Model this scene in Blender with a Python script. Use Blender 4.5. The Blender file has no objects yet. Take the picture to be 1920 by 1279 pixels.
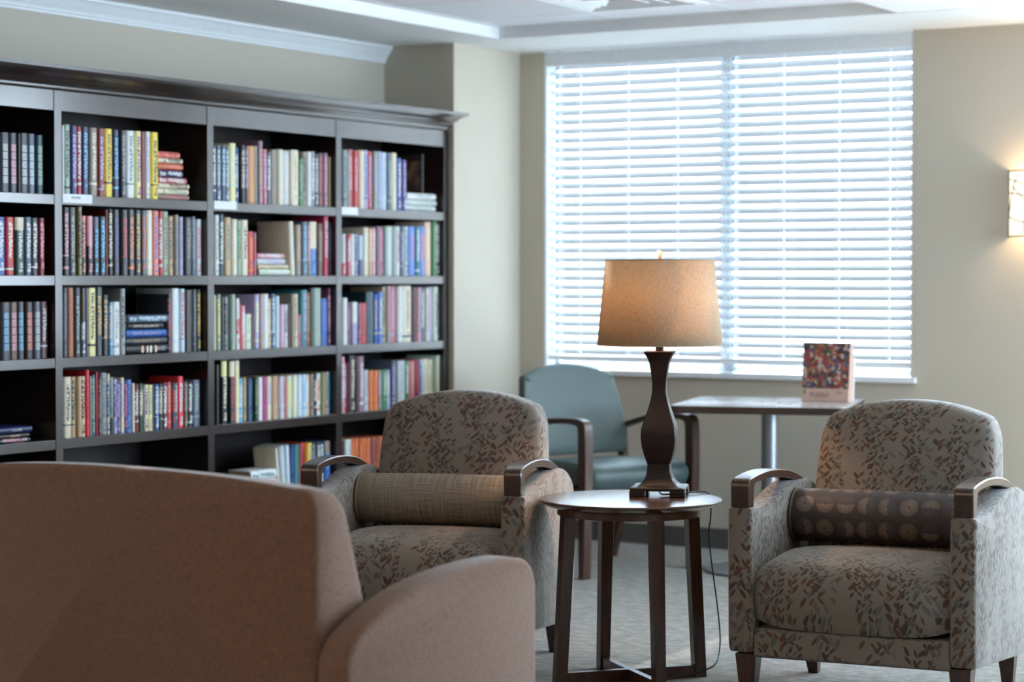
import bpy, bmesh, math, random
from mathutils import Vector, Matrix
random.seed(7)
SC = bpy.context.scene
COL = SC.collection
R = math.radians
PI = math.pi

# ---------------------------------------------------------------- camera
cam_data = bpy.data.cameras.new('camera')
cam = bpy.data.objects.new('camera', cam_data)
COL.objects.link(cam)
cam.location = (0, 0, 1.3)
cam.rotation_euler = (R(90 - 1.6455), 0, R(30.9))
cam_data.sensor_width = 36
cam_data.lens = 36 * 4160 / 1920
cam_data.clip_end = 200
cam_data.dof.use_dof = True
cam_data.dof.focus_distance = 6.85
cam_data.dof.aperture_fstop = 2.6
SC.camera = cam

# ---------------------------------------------------------------- sky and daylight
world = bpy.data.worlds.new('overcast_sky')
SC.world = world
world.use_nodes = True
wt = world.node_tree
wt.nodes.clear()
wo = wt.nodes.new('ShaderNodeOutputWorld')
wb = wt.nodes.new('ShaderNodeBackground')
wr = wt.nodes.new('ShaderNodeValToRGB')
wg = wt.nodes.new('ShaderNodeNewGeometry')
wsx = wt.nodes.new('ShaderNodeSeparateXYZ')
wmp = wt.nodes.new('ShaderNodeMapRange')
wt.links.new(wg.outputs['Incoming'], wsx.inputs[0])
wmp.inputs['From Min'].default_value = 0.2
wmp.inputs['From Max'].default_value = -1.0
wt.links.new(wsx.outputs['Z'], wmp.inputs['Value'])
wt.links.new(wmp.outputs[0], wr.inputs[0])
els = wr.color_ramp.elements
els[0].position = 0.0; els[0].color = (0.09, 0.10, 0.11, 1)
els[1].position = 1.0; els[1].color = (0.60, 0.80, 1.0, 1)
e = els.new(0.29); e.color = (0.105, 0.125, 0.150, 1)
e = els.new(0.35); e.color = (0.62, 0.80, 1.0, 1)
wt.links.new(wr.outputs[0], wb.inputs[0])
wb.inputs[1].default_value = WORLD_STRENGTH = 5.0
wt.links.new(wb.outputs[0], wo.inputs[0])

SC.view_settings.view_transform = 'Standard'
SC.view_settings.look = 'None'
SC.view_settings.gamma = 1
SC.view_settings.use_curve_mapping = False
SC.view_settings.exposure = 0.0
SC.cycles.use_denoising = True
SC.cycles.max_bounces = 10
SC.cycles.diffuse_bounces = 6
SC.cycles.transparent_max_bounces = 16
SC.cycles.sample_clamp_indirect = 6.0
SC.cycles.caustics_reflective = False
SC.cycles.caustics_refractive = False


def area_light(name, loc, rot, sx, sy, power, color, label=None):
    d = bpy.data.lights.new(name, 'AREA')
    d.shape = 'RECTANGLE'; d.size = sx; d.size_y = sy
    d.energy = power; d.color = color
    o = bpy.data.objects.new(name, d)
    o.location = loc; o.rotation_euler = rot
    COL.objects.link(o)
    return o


DAY = (0.72, 0.85, 1.0)
# daylight entering by the windows (window wall faces +Y, east wall faces +X)
sun = bpy.data.lights.new('sun', 'SUN'); sun.energy = 115; sun.angle = R(3); sun.color = (0.88, 0.95, 1.0)
suno = bpy.data.objects.new('sun', sun); COL.objects.link(suno)
suno.rotation_euler = (R(-21), 0, R(4))
area_light('window_daylight', (-1.65, 9.90, 1.70), (R(-90), 0, 0), 1.9, 1.6, 180, DAY)
area_light('window_daylight', (1.29, 9.90, 1.70), (R(-90), 0, 0), 1.9, 1.6, 240, DAY)
area_light('window_daylight', (3.25, 7.7, 1.60), (R(90), 0, R(90)), 2.9, 1.5, 470, (0.56, 0.76, 1.0))
# warm tint of the fill lights added behind the camera
WARM = (1.0, 0.74, 0.50)

# ---------------------------------------------------------------- material helpers
MATS = {}


def srgb(c):
    def f(u):
        u = u / 255.0
        return u / 12.92 if u <= 0.04045 else ((u + 0.055) / 1.055) ** 2.4
    return (f(c[0]), f(c[1]), f(c[2]), 1.0)


class NT:
    """small node-tree builder"""

    def __init__(self, name):
        self.m = bpy.data.materials.new(name)
        self.m.use_nodes = True
        self.t = self.m.node_tree
        self.t.nodes.clear()
        self.out = self.n('ShaderNodeOutputMaterial')
        self.b = self.n('ShaderNodeBsdfPrincipled')
        self.l(self.b.outputs[0], self.out.inputs[0])

    def n(self, k, **kw):
        x = self.t.nodes.new(k)
        for a, v in kw.items():
            setattr(x, a, v)
        return x

    def l(self, a, b):
        self.t.links.new(a, b)

    def set(self, **kw):
        for k, v in kw.items():
            self.b.inputs[k.replace('_', ' ')].default_value = v

    def math(self, op, a, b=None, c=None):
        x = self.n('ShaderNodeMath', operation=op)
        for i, q in enumerate((a, b, c)):
            if q is None:
                continue
            if isinstance(q, (int, float)):
                x.inputs[i].default_value = q
            else:
                self.l(q, x.inputs[i])
        return x.outputs[0]

    def mix(self, fac, a, b):
        x = self.n('ShaderNodeMix', data_type='RGBA')
        for i, q in ((0, fac), (6, a), (7, b)):
            if isinstance(q, (int, float)):
                x.inputs[i].default_value = q
            elif isinstance(q, tuple):
                x.inputs[i].default_value = q
            else:
                self.l(q, x.inputs[i])
        return x.outputs[2]

    def coords(self, kind='Object', scale=(1, 1, 1)):
        tc = self.n('ShaderNodeTexCoord')
        mp = self.n('ShaderNodeMapping')
        mp.inputs['Scale'].default_value = scale
        self.l(tc.outputs[kind], mp.inputs['Vector'])
        return mp.outputs[0]

    def noise(self, vec, scale, detail=2, rough=0.5):
        x = self.n('ShaderNodeTexNoise')
        x.inputs['Scale'].default_value = scale
        x.inputs['Detail'].default_value = detail
        x.inputs['Roughness'].default_value = rough
        if vec is not None:
            self.l(vec, x.inputs['Vector'])
        return x.outputs[0]

    def ramp(self, fac, stops):
        x = self.n('ShaderNodeValToRGB')
        el = x.color_ramp.elements
        el[0].position, el[0].color = stops[0]
        el[1].position, el[1].color = stops[-1]
        for p, c in stops[1:-1]:
            q = el.new(p); q.color = c
        self.l(fac, x.inputs[0])
        return x.outputs[0]

    def bump(self, h, strength=0.3, dist=0.002):
        x = self.n('ShaderNodeBump')
        x.inputs['Strength'].default_value = strength
        x.inputs['Distance'].default_value = dist
        self.l(h, x.inputs['Height'])
        self.l(x.outputs[0], self.b.inputs['Normal'])


def plain(name, rgb, rough=0.6, metal=0.0, spec=0.5, bump=None):
    if name in MATS:
        return MATS[name]
    t = NT(name)
    t.set(Base_Color=srgb(rgb), Roughness=rough, Metallic=metal)
    t.b.inputs['Specular IOR Level'].default_value = spec
    c = t.coords()
    n = t.noise(c, 40 if bump is None else bump[0], 3)
    t.l(t.mix(n, tuple(list(v * 0.94 for v in srgb(rgb)[:3]) + [1]), tuple(list(min(1, v * 1.06) for v in srgb(rgb)[:3]) + [1])), t.b.inputs['Base Color'])
    if bump:
        t.bump(n, bump[1], bump[2])
    MATS[name] = t.m
    return t.m


def wood(name, dark, light, rough=0.3, coat=0.3, scale=(6, 6, 60)):
    t = NT(name)
    c = t.coords('Object', scale)
    n = t.noise(c, 1.5, 4, 0.6)
    t.l(t.ramp(n, [(0.3, srgb(dark)), (0.7, srgb(light))]), t.b.inputs['Base Color'])
    t.set(Roughness=rough)
    t.b.inputs['Coat Weight'].default_value = coat
    t.b.inputs['Coat Roughness'].default_value = 0.15
    MATS[name] = t.m
    return t.m


# ---------------------------------------------------------------- mesh helpers
def link(name, bm, mat=None, parent=None, bevel=0, seg=2, smooth=True, loc=None, rot=None):
    me = bpy.data.meshes.new(name)
    bmesh.ops.recalc_face_normals(bm, faces=bm.faces[:])
    bm.to_mesh(me); bm.free()
    mats = mat if isinstance(mat, (list, tuple)) else [mat]
    for m in mats:
        if m:
            me.materials.append(m)
    o = bpy.data.objects.new(name, me)
    COL.objects.link(o)
    if smooth:
        for p in me.polygons:
            p.use_smooth = True
    if bevel:
        md = o.modifiers.new('bevel', 'BEVEL')
        md.width = bevel; md.segments = seg; md.limit_method = 'ANGLE'; md.angle_limit = R(35)
        md.harden_normals = True
    elif smooth:
        me.set_sharp_from_angle(angle=R(40))
    if parent:
        o.parent = parent
    if loc is not None:
        o.location = loc
    if rot is not None:
        o.rotation_euler = rot
    return o


def box(bm, x0, x1, y0, y1, z0, z1, mi=0, M=None):
    vs = [bm.verts.new((x, y, z)) for z in (z0, z1) for y in (y0, y1) for x in (x0, x1)]
    if M:
        for v in vs:
            v.co = M @ v.co
    fs = [(0, 2, 3, 1), (4, 5, 7, 6), (0, 1, 5, 4), (2, 6, 7, 3), (0, 4, 6, 2), (1, 3, 7, 5)]
    r = []
    for f in fs:
        q = bm.faces.new([vs[i] for i in f]); q.material_index = mi; r.append(q)
    return vs


def bbox(*a, **k):
    bm = bmesh.new(); box(bm, *a, **k); return bm


def loop_faces(bm, A, B, mi=0):
    n = len(A)
    for i in range(n):
        f = bm.faces.new((A[i], A[(i + 1) % n], B[(i + 1) % n], B[i])); f.material_index = mi


def inset_poly(pts, d):
    n = len(pts); out = []
    area = sum(pts[i][0] * pts[(i + 1) % n][1] - pts[(i + 1) % n][0] * pts[i][1] for i in range(n))
    s = 1 if area > 0 else -1
    for i in range(n):
        p0, p1, p2 = Vector(pts[i - 1]), Vector(pts[i]), Vector(pts[(i + 1) % n])
        a = (p1 - p0).normalized(); b = (p2 - p1).normalized()
        nn = Vector((-(a.y + b.y), a.x + b.x)) * s
        if nn.length < 1e-6:
            nn = Vector((-a.y, a.x)) * s
        nn.normalize()
        k = max(0.5, nn.dot(Vector((-a.y, a.x)) * s))
        q = p1 + nn * (d / k)
        out.append((q.x, q.y))
    return out


def loft(pts, layers, fn, mi=0, fan=True):
    """stack an outline (2-D list) at layers [(height, inset)], mapping (u,v,h)->xyz by fn"""
    bm = bmesh.new()
    prev = None; first = None
    for h, ins in layers:
        P = inset_poly(pts, ins) if ins else pts
        L = [bm.verts.new(fn(p[0], p[1], h)) for p in P]
        if prev:
            loop_faces(bm, prev, L, mi)
        else:
            first = L
        prev = L
    for L in (first, prev):
        if not fan:
            bm.faces.new(L)
            continue
        c = Vector((0, 0, 0))
        for v in L:
            c += v.co
        cv = bm.verts.new(c / len(L))
        for i in range(len(L)):
            bm.faces.new((L[i], L[(i + 1) % len(L)], cv))
    return bm


def lathe(bm, prof, n=48, cx=0, cy=0, close=True, mi=0, sx=1, sy=1):
    rings = []
    for r_, z in prof:
        rings.append([bm.verts.new((cx + r_ * sx * math.cos(2 * PI * i / n), cy + r_ * sy * math.sin(2 * PI * i / n), z)) for i in range(n)])
    for a, b in zip(rings, rings[1:]):
        loop_faces(bm, a, b, mi)
    if close:
        for L in (rings[0], rings[-1]):
            f = bm.faces.new(L); f.material_index = mi
    return bm


def tube(bm, pts, r, n=8, mi=0):
    pts = [Vector(p) for p in pts]
    rings = []
    for i, p in enumerate(pts):
        t = (pts[min(i + 1, len(pts) - 1)] - pts[max(i - 1, 0)]).normalized()
        a = t.orthogonal().normalized() if i == 0 else (prevn - t * prevn.dot(t)).normalized()
        prevn = a
        b = t.cross(a)
        rr = r[i] if isinstance(r, (list, tuple)) else r
        rings.append([bm.verts.new(p + (a * math.cos(2 * PI * k / n) + b * math.sin(2 * PI * k / n)) * rr) for k in range(n)])
    for A, B in zip(rings, rings[1:]):
        loop_faces(bm, A, B, mi)
    for L in (rings[0], rings[-1]):
        bm.faces.new(L).material_index = mi
    return bm


def smooth_path(pts, n=6):
    """Catmull-Rom through the points"""
    P = [Vector(p) for p in pts]
    out = []
    for i in range(len(P) - 1):
        p0 = P[max(i - 1, 0)]; p1 = P[i]; p2 = P[i + 1]; p3 = P[min(i + 2, len(P) - 1)]
        for k in range(n):
            t = k / n
            out.append(0.5 * ((2 * p1) + (p2 - p0) * t + (2 * p0 - 5 * p1 + 4 * p2 - p3) * t * t + (-p0 + 3 * p1 - 3 * p2 + p3) * t ** 3))
    out.append(P[-1])
    return out


def uv_fabric(o, ox=0.0, oy=0.0):
    """metric cloth coordinates: width across, height+depth along"""
    me = o.data
    uv = me.uv_layers.new(name='UVMap')
    for p in me.polygons:
        side = abs(p.normal.x) > 0.75
        for li in p.loop_indices:
            c = me.vertices[me.loops[li].vertex_index].co
            uv.data[li].uv = (c.y + ox + 3.1, c.z + oy) if side else (c.x + ox, c.z + c.y + oy)


def tag(o, label, cat, group=None):
    o['label'] = label; o['category'] = cat
    if group:
        o['group'] = group
    return o


def empty(name, loc, rz, label, cat, group=None):
    o = bpy.data.objects.new(name, None)
    COL.objects.link(o)
    o.location = loc; o.rotation_euler = (0, 0, rz)
    o.empty_display_size = 0.1
    return tag(o, label, cat, group)


def struct(name, bm, mat, parent=None, **k):
    o = link(name, bm, mat, parent, **k)
    if not parent:
        o['kind'] = 'structure'
    return o


def copy_tree(o, parent=None):
    c = o.copy(); COL.objects.link(c)
    if parent:
        c.parent = parent
    for ch in [q for q in SC.objects if q.parent == o]:
        copy_tree(ch, c)
    return c


# ---------------------------------------------------------------- materials
M_wall = plain('greige_wall_paint', (198, 188, 172), 0.85, bump=(180, 0.08, 0.001), spec=0.2)
M_white = plain('white_trim_paint', (238, 240, 241), 0.45)
M_ceil = plain('ceiling_paint', (243, 243, 241), 0.9, spec=0.2)
M_tile = plain('ceiling_tile', (240, 241, 245), 0.9, bump=(250, 0.15, 0.001), spec=0.2)
M_alu = plain('grey_window_aluminium', (140, 147, 154), 0.5)
M_grid = plain('ceiling_grid', (170, 172, 176), 0.5)
M_base = plain('vinyl_baseboard', (84, 80, 75), 0.5)
M_metal = plain('brushed_metal', (165, 170, 178), 0.32, metal=0.9)
M_darkmetal = plain('dark_bronze_metal', (60, 50, 45), 0.35, metal=0.8)
M_black = plain('black_plastic', (18, 18, 20), 0.45)
M_espresso = wood('espresso_wood', (26, 15, 13), (40, 24, 20), rough=0.32, coat=0.8, scale=(8, 8, 1.2))
M_espresso_in = wood('espresso_wood_interior', (24, 14, 12), (36, 22, 18), rough=0.55, coat=0.0, scale=(8, 8, 1.2))
M_walnut = wood('walnut_stain', (48, 27, 18), (80, 47, 31), rough=0.32, coat=0.35, scale=(30, 30, 4))
M_walnut_top = wood('walnut_stain_top', (54, 30, 20), (86, 52, 36), rough=0.24, coat=0.5, scale=(4, 26, 4))
M_armwood = wood('walnut_arm', (44, 28, 20), (72, 47, 33), rough=0.28, coat=0.4, scale=(30, 4, 30))
M_teal = plain('teal_vinyl', (76, 91, 88), 0.42, bump=(300, 0.1, 0.001))
M_cord = plain('black_cord', (14, 14, 16), 0.5)


def carpet_mat():
    t = NT('carpet')
    c = t.coords('Object')
    mp = t.n('ShaderNodeMapping')
    mp.inputs['Scale'].default_value = (13, 19, 1)
    t.l(c, mp.inputs[0])
    n1 = t.noise(mp.outputs[0], 1.4, 5, 0.7)
    n2 = t.noise(c, 220, 2)
    a = t.ramp(n1, [(0.32, srgb((104, 96, 87))), (0.5, srgb((136, 128, 117))), (0.68, srgb((170, 162, 151)))])
    b = t.mix(t.math('MULTIPLY', n2, 0.35), a, srgb((96, 87, 78)))
    t.l(b, t.b.inputs['Base Color'])
    t.set(Roughness=0.95)
    t.b.inputs['Specular IOR Level'].default_value = 0.1
    t.b.inputs['Sheen Weight'].default_value = 0.2
    h = t.math('ADD', t.math('MULTIPLY', n2, 0.6), n1)
    t.bump(h, 0.5, 0.006)
    return t.m


M_carpet = carpet_mat()


def weave(name, base, dark, light, sc=(700, 90), rough=0.9, sheen=0.3, kind='Object'):
    """plain woven upholstery with slubby yarns"""
    t = NT(name)
    c1 = t.coords(kind, (sc[0], sc[0], sc[1]))
    c2 = t.coords(kind, (sc[1], sc[1], sc[0]))
    n1 = t.noise(c1, 1.0, 2); n2 = t.noise(c2, 1.0, 2)
    s = t.math('MULTIPLY', t.math('ADD', n1, n2), 0.5)
    t.l(t.ramp(s, [(0.36, srgb(dark)), (0.5, srgb(base)), (0.64, srgb(light))]), t.b.inputs['Base Color'])
    t.set(Roughness=rough)
    t.b.inputs['Specular IOR Level'].default_value = 0.15
    t.b.inputs['Sheen Weight'].default_value = sheen
    t.bump(s, 0.35, 0.0015)
    return t.m


M_sofa = weave('taupe_weave', (134, 104, 88), (110, 83, 68), (156, 124, 107), sc=(620, 130))


def leaf_mat():
    """sprigs of small leaves printed in rust, charcoal and grey on a grey-beige cloth"""
    t = NT('leaf_print_upholstery')
    uvn = t.n('ShaderNodeTexCoord')
    base = srgb((130, 119, 108))
    noise0 = t.noise(uvn.outputs['UV'], 900, 2)
    col = t.mix(noise0, tuple([v * 0.88 for v in base[:3]] + [1]), tuple([v * 1.12 for v in base[:3]] + [1]))

    def layer(col, scale, off, hw, hl, c_a, c_b, c_c, per, thr, split):
        mp = t.n('ShaderNodeMapping')
        mp.inputs['Location'].default_value = (off, off * 0.7, 0)
        mp.inputs['Scale'].default_value = (scale, scale * 0.72, 1)
        t.l(uvn.outputs['UV'], mp.inputs[0])
        vo = t.n('ShaderNodeTexVoronoi', voronoi_dimensions='2D', feature='F1')
        vo.inputs['Scale'].default_value = 1.0
        vo.inputs['Randomness'].default_value = 0.8
        t.l(mp.outputs[0], vo.inputs['Vector'])
        sub = t.n('ShaderNodeVectorMath', operation='SUBTRACT')
        t.l(mp.outputs[0], sub.inputs[0]); t.l(vo.outputs['Position'], sub.inputs[1])
        sc_ = t.n('ShaderNodeVectorMath', operation='MULTIPLY')
        sc_.inputs[1].default_value = (1 / scale, 1 / (scale * 0.72), 1)
        t.l(sub.outputs[0], sc_.inputs[0])
        sp = t.n('ShaderNodeSeparateXYZ'); t.l(sc_.outputs[0], sp.inputs[0])
        cc = t.n('ShaderNodeSeparateColor'); t.l(vo.outputs['Color'], cc.inputs[0])
        # leaf angle: mostly leaning right, some left
        ang = t.math('ADD', t.math('MULTIPLY', t.math('GREATER_THAN', cc.outputs[0], 0.62), 1.25), t.math('MULTIPLY_ADD', cc.outputs[1], 0.5, -0.85))
        ca = t.math('COSINE', ang); sa = t.math('SINE', ang)
        xr = t.math('SUBTRACT', t.math('MULTIPLY', sp.outputs[0], ca), t.math('MULTIPLY', sp.outputs[1], t.math('MULTIPLY', sa, -1)))
        yr = t.math('SUBTRACT', t.math('MULTIPLY', sp.outputs[1], ca), t.math('MULTIPLY', sp.outputs[0], sa))
        # pointed leaf: |x|/w + (y/l)^2 < size
        e1 = t.math('ADD', t.math('ABSOLUTE', t.math('DIVIDE', xr, hw)), t.math('POWER', t.math('DIVIDE', t.math('ABSOLUTE', yr), hl), 2.0))
        size = t.math('MULTIPLY_ADD', cc.outputs[2], 0.7, 0.5)
        leaf = t.math('LESS_THAN', e1, size)
        # vine mask from the leaf's own centre so leaves stay whole
        ps = t.n('ShaderNodeSeparateXYZ'); t.l(vo.outputs['Position'], ps.inputs[0])
        wob = t.math('MULTIPLY', t.math('SINE', t.math('MULTIPLY_ADD', ps.outputs[1], 0.55 * 20 / (scale * .72) , off)), 1.1)
        wave = t.math('SINE', t.math('ADD', t.math('MULTIPLY', ps.outputs[0], 2 * PI / (per * scale)), wob))
        big = t.noise(vo.outputs['Position'], 0.22, 1)
        mask = t.math('GREATER_THAN', t.math('ADD', wave, t.math('MULTIPLY_ADD', big, 7.0, -3.5)), thr)
        f = t.math('MULTIPLY', leaf, mask)
        lc = t.mix(t.math('GREATER_THAN', cc.outputs[0], split), c_a, t.mix(t.math('GREATER_THAN', cc.outputs[1], 0.55), c_b, c_c))
        return t.mix(f, col, lc)

    rust = srgb((98, 68, 54)); dark = srgb((72, 68, 65)); grey = srgb((102, 97, 90)); brown = srgb((80, 60, 50))
    col = layer(col, 36, 3.1, 0.0072, 0.0215, grey, srgb((108, 104, 96)), grey, 0.15, -0.5, 0.5)
    col = layer(col, 40, 11.7, 0.0060, 0.0190, rust, brown, rust, 0.135, 0.15, 0.3)
    col = layer(col, 60, 23.3, 0.0044, 0.0110, dark, rust, brown, 0.135, 0.15, 0.35)
    t.l(col, t.b.inputs['Base Color'])
    t.set(Roughness=0.8)
    t.b.inputs['Specular IOR Level'].default_value = 0.3
    t.b.inputs['Sheen Weight'].default_value = 0.35
    t.bump(noise0, 0.3, 0.001)
    return t.m


M_leaf = leaf_mat()


def bolster_mats():
    t = NT('beige_slub_weave')
    uv = t.n('ShaderNodeTexCoord')
    m1 = t.n('ShaderNodeMapping'); m1.inputs['Scale'].default_value = (260, 8, 1); t.l(uv.outputs['UV'], m1.inputs[0])
    m2 = t.n('ShaderNodeMapping'); m2.inputs['Scale'].default_value = (8, 330, 1); t.l(uv.outputs['UV'], m2.inputs[0])
    s = t.math('MULTIPLY', t.math('ADD', t.noise(m1.outputs[0], 1, 2), t.noise(m2.outputs[0], 1, 2)), 0.5)
    t.l(t.ramp(s, [(0.34, srgb((102, 92, 80))), (0.5, srgb((140, 128, 113))), (0.66, srgb((164, 152, 136)))]), t.b.inputs['Base Color'])
    t.set(Roughness=0.85); t.bump(s, 0.5, 0.001)
    a = t.m
    t = NT('brown_starburst_print')
    uv = t.n('ShaderNodeTexCoord')
    sx = t.n('ShaderNodeSeparateXYZ'); t.l(uv.outputs['UV'], sx.inputs[0])
    PX, PY = 0.0665, 0.078
    iu = t.math('FLOOR', t.math('DIVIDE', sx.outputs[0], PX)); iv = t.math('FLOOR', t.math('DIVIDE', sx.outputs[1], PY))
    du = t.math('SUBTRACT', sx.outputs[0], t.math('MULTIPLY', t.math('ADD', iu, 0.5), PX))
    dv = t.math('SUBTRACT', sx.outputs[1], t.math('MULTIPLY', t.math('ADD', iv, 0.5), PY))
    r = t.math('SQRT', t.math('ADD', t.math('MULTIPLY', du, du), t.math('MULTIPLY', dv, dv)))
    ang = t.math('ARCTAN2', dv, du)
    cell = t.n('ShaderNodeCombineXYZ'); t.l(iu, cell.inputs[0]); t.l(iv, cell.inputs[1])
    wn = t.n('ShaderNodeTexWhiteNoise', noise_dimensions='3D'); t.l(cell.outputs[0], wn.inputs[0])
    ws = t.n('ShaderNodeSeparateColor'); t.l(wn.outputs['Color'], ws.inputs[0])
    spoke = t.n('ShaderNodeTexNoise', noise_dimensions='2D')
    cv = t.n('ShaderNodeCombineXYZ'); t.l(ang, cv.inputs[0]); t.l(t.math('MULTIPLY', ws.outputs[1], 9), cv.inputs[1]); t.l(cv.outputs[0], spoke.inputs['Vector']); spoke.inputs['Scale'].default_value = 9
    spoke.inputs['Detail'].default_value = 3
    # two-tone discs, one half darker, turned differently in each
    q = t.math('MULTIPLY', t.math('FLOOR', t.math('MULTIPLY', ws.outputs[0], 4)), PI / 2)
    half = t.math('GREATER_THAN', t.math('SINE', t.math('ADD', ang, q)), 0.0)
    disc = t.math('LESS_THAN', r, 0.029); dot = t.math('LESS_THAN', r, 0.0032)
    light = t.mix(ws.outputs[2], srgb((122, 102, 82)), srgb((128, 112, 104)))
    darkh = t.mix(ws.outputs[1], srgb((84, 74, 72)), srgb((70, 66, 74)))
    tone = t.mix(t.math('MAXIMUM', half, t.math('GREATER_THAN', ws.outputs[1], 0.72)), darkh, light)
    fall = t.math('MULTIPLY', t.math('SUBTRACT', 1.25, t.math('MULTIPLY', r, 22)), t.math('MULTIPLY_ADD', spoke.outputs[0], 1.5, 0.1))
    col = t.mix(t.math('MULTIPLY', disc, t.math('MINIMUM', t.math('MAXIMUM', fall, 0.0), 1.0)), srgb((64, 53, 51)), tone)
    col = t.mix(dot, col, srgb((34, 30, 32)))
    t.l(col, t.b.inputs['Base Color'])
    t.set(Roughness=0.55)
    return a, t.m


M_bolA, M_bolB = bolster_mats()


def slat_mat():
    t = NT('white_blind_slat')
    tr = t.n('ShaderNodeBsdfTranslucent'); tr.inputs[0].default_value = (0.92, 0.95, 0.97, 1)
    mx = t.n('ShaderNodeMixShader'); mx.inputs[0].default_value = 0.32
    t.set(Base_Color=(0.86, 0.88, 0.9, 1), Roughness=0.5)
    t.l(t.b.outputs[0], mx.inputs[1]); t.l(tr.outputs[0], mx.inputs[2]); t.l(mx.outputs[0], t.out.inputs[0])
    return t.m


def shade_mat():
    t = NT('linen_lampshade')
    c1 = t.coords('Object', (500, 500, 60)); c2 = t.coords('Object', (50, 50, 900))
    n = t.math('MULTIPLY', t.math('ADD', t.noise(c1, 1, 2), t.noise(c2, 1, 3)), 0.5)
    col = t.ramp(n, [(0.3, srgb((190, 166, 136))), (0.5, srgb((218, 198, 170))), (0.7, srgb((232, 216, 194)))])
    t.l(col, t.b.inputs['Base Color']); t.set(Roughness=0.9)
    tr = t.n('ShaderNodeBsdfTranslucent'); t.l(col, tr.inputs[0])
    mx = t.n('ShaderNodeMixShader'); mx.inputs[0].default_value = 0.5
    t.l(t.b.outputs[0], mx.inputs[1]); t.l(tr.outputs[0], mx.inputs[2]); t.l(mx.outputs[0], t.out.inputs[0])
    return t.m


def glass_mat():
    t = NT('window_glass')
    g = t.n('ShaderNodeBsdfGlossy'); g.inputs['Roughness'].default_value = 0.02
    tp = t.n('ShaderNodeBsdfTransparent'); tp.inputs[0].default_value = (0.96, 0.98, 0.98, 1)
    mx = t.n('ShaderNodeMixShader'); mx.inputs[0].default_value = 0.06
    t.l(tp.outputs[0], mx.inputs[1]); t.l(g.outputs[0], mx.inputs[2]); t.l(mx.outputs[0], t.out.inputs[0])
    return t.m


def emit_mat(name, rgb, s):
    t = NT(name)
    t.set(Base_Color=srgb(rgb)); t.b.inputs['Emission Color'].default_value = srgb(rgb); t.b.inputs['Emission Strength'].default_value = s
    return t.m


M_slat, M_shade, M_glass = slat_mat(), shade_mat(), glass_mat()

# ================================================================ the room
ZC = 2.42            # soffit height
YW = 9.60            # inner face of the window wall
XE = 3.0             # inner face of the east wall
XA = -6.10           # back of the bookcase alcove
XP = -5.70           # face of the pier beside the window
bm = bbox(-6.4, 3.3, -9.2, 10.0, -0.1, 0.0)
struct('floor', bm, M_carpet, smooth=False)


def wall_with_holes(name, axis, a0, a1, z0, z1, w0, w1, holes, mat):
    """wall slab between a0..a1 along its length with rectangular openings"""
    bm = bmesh.new()
    xs = sorted(set([a0, a1] + [h[0] for h in holes] + [h[1] for h in holes]))
    zs = sorted(set([z0, z1] + [h[2] for h in holes] + [h[3] for h in holes]))
    for i in range(len(xs) - 1):
        for j in range(len(zs) - 1):
            cx, cz = (xs[i] + xs[i + 1]) / 2, (zs[j] + zs[j + 1]) / 2
            if any(h[0] < cx < h[1] and h[2] < cz < h[3] for h in holes):
                continue
            if axis == 'x':
                box(bm, xs[i], xs[i + 1], w0, w1, zs[j], zs[j + 1])
            else:
                box(bm, w0, w1, xs[i], xs[i + 1], zs[j], zs[j + 1])
    bmesh.ops.remove_doubles(bm, verts=bm.verts[:], dist=1e-5)
    return struct(name, bm, mat, smooth=False)


WIN = [(-5.56, -3.62), (-2.62, -0.68), (0.32, 2.26)]
wall_with_holes('wall_north', 'x', -6.4, 3.3, 0, 2.75, YW, YW + 0.15, [(a, b, 0.84, 2.60) for a, b in WIN], M_wall)
wall_with_holes('wall_east', 'y', -9.2, YW, 0, 2.75, XE, XE + 0.2, [(6.2, 9.2, 0.84, 2.30)], M_wall)
struct('wall_west', bbox(-6.4, XA, -9.2, YW, 0, 2.75), M_wall, smooth=False)
struct('wall_south', bbox(XA, XE, -9.2, -9.0, 0, 2.75), M_wall, smooth=False)
struct('wall_pier', bbox(XA, XP, 8.982, YW, 0, ZC), M_wall, smooth=False)

# ceiling: painted soffit with a shallow tray of acoustic tiles
TX0, TX1, TY1 = -5.43, -3.45, 8.95
bm = bmesh.new()
box(bm, XA, TX0, -9.0, YW, ZC, 2.75)
box(bm, TX1, XE, -9.0, TY1, ZC + 0.002, 2.75)
box(bm, TX0, XE, TY1, YW, ZC, 2.75)
box(bm, TX0, TX1, -9.0, 1.0, ZC, 2.75)
struct('ceiling', bm, M_ceil, smooth=False)
ZT_ = 2.472
tray = empty('ceiling_tray', (0, 0, 0), 0, 'x', 'x'); del tray['label']; del tray['category']; tray['kind'] = 'structure'; tray.name = 'ceiling_tiles'
bm = bmesh.new()
gx = [TX0, -5.38, -4.77, -4.16, -3.55, TX1]
gy = [1.0 + 0.0] + [8.62 - 0.61 * k for k in range(12, -1, -1)] + [TY1]
for i in range(len(gx) - 1):
    for j in range(len(gy) - 1):
        if gx[i] == -4.77 and abs(gy[j] - 8.01) < 0.02:
            continue
        box(bm, gx[i] + 0.004, gx[i + 1] - 0.004, gy[j] + 0.004, gy[j + 1] - 0.004, ZT_, ZT_ + 0.02)
link('tile', bm, M_tile, tray, bevel=0.003)
bm = bmesh.new()
for x in gx[1:-1]:
    box(bm, x - 0.011, x + 0.011, 1.0, TY1, ZT_ + 0.004, ZT_ + 0.03)
for y in gy[1:-1]:
    box(bm, TX0, TX1, y - 0.011, y + 0.011, ZT_ + 0.005, ZT_ + 0.028)
link('tile_grid', bm, M_grid, tray, smooth=False)
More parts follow.
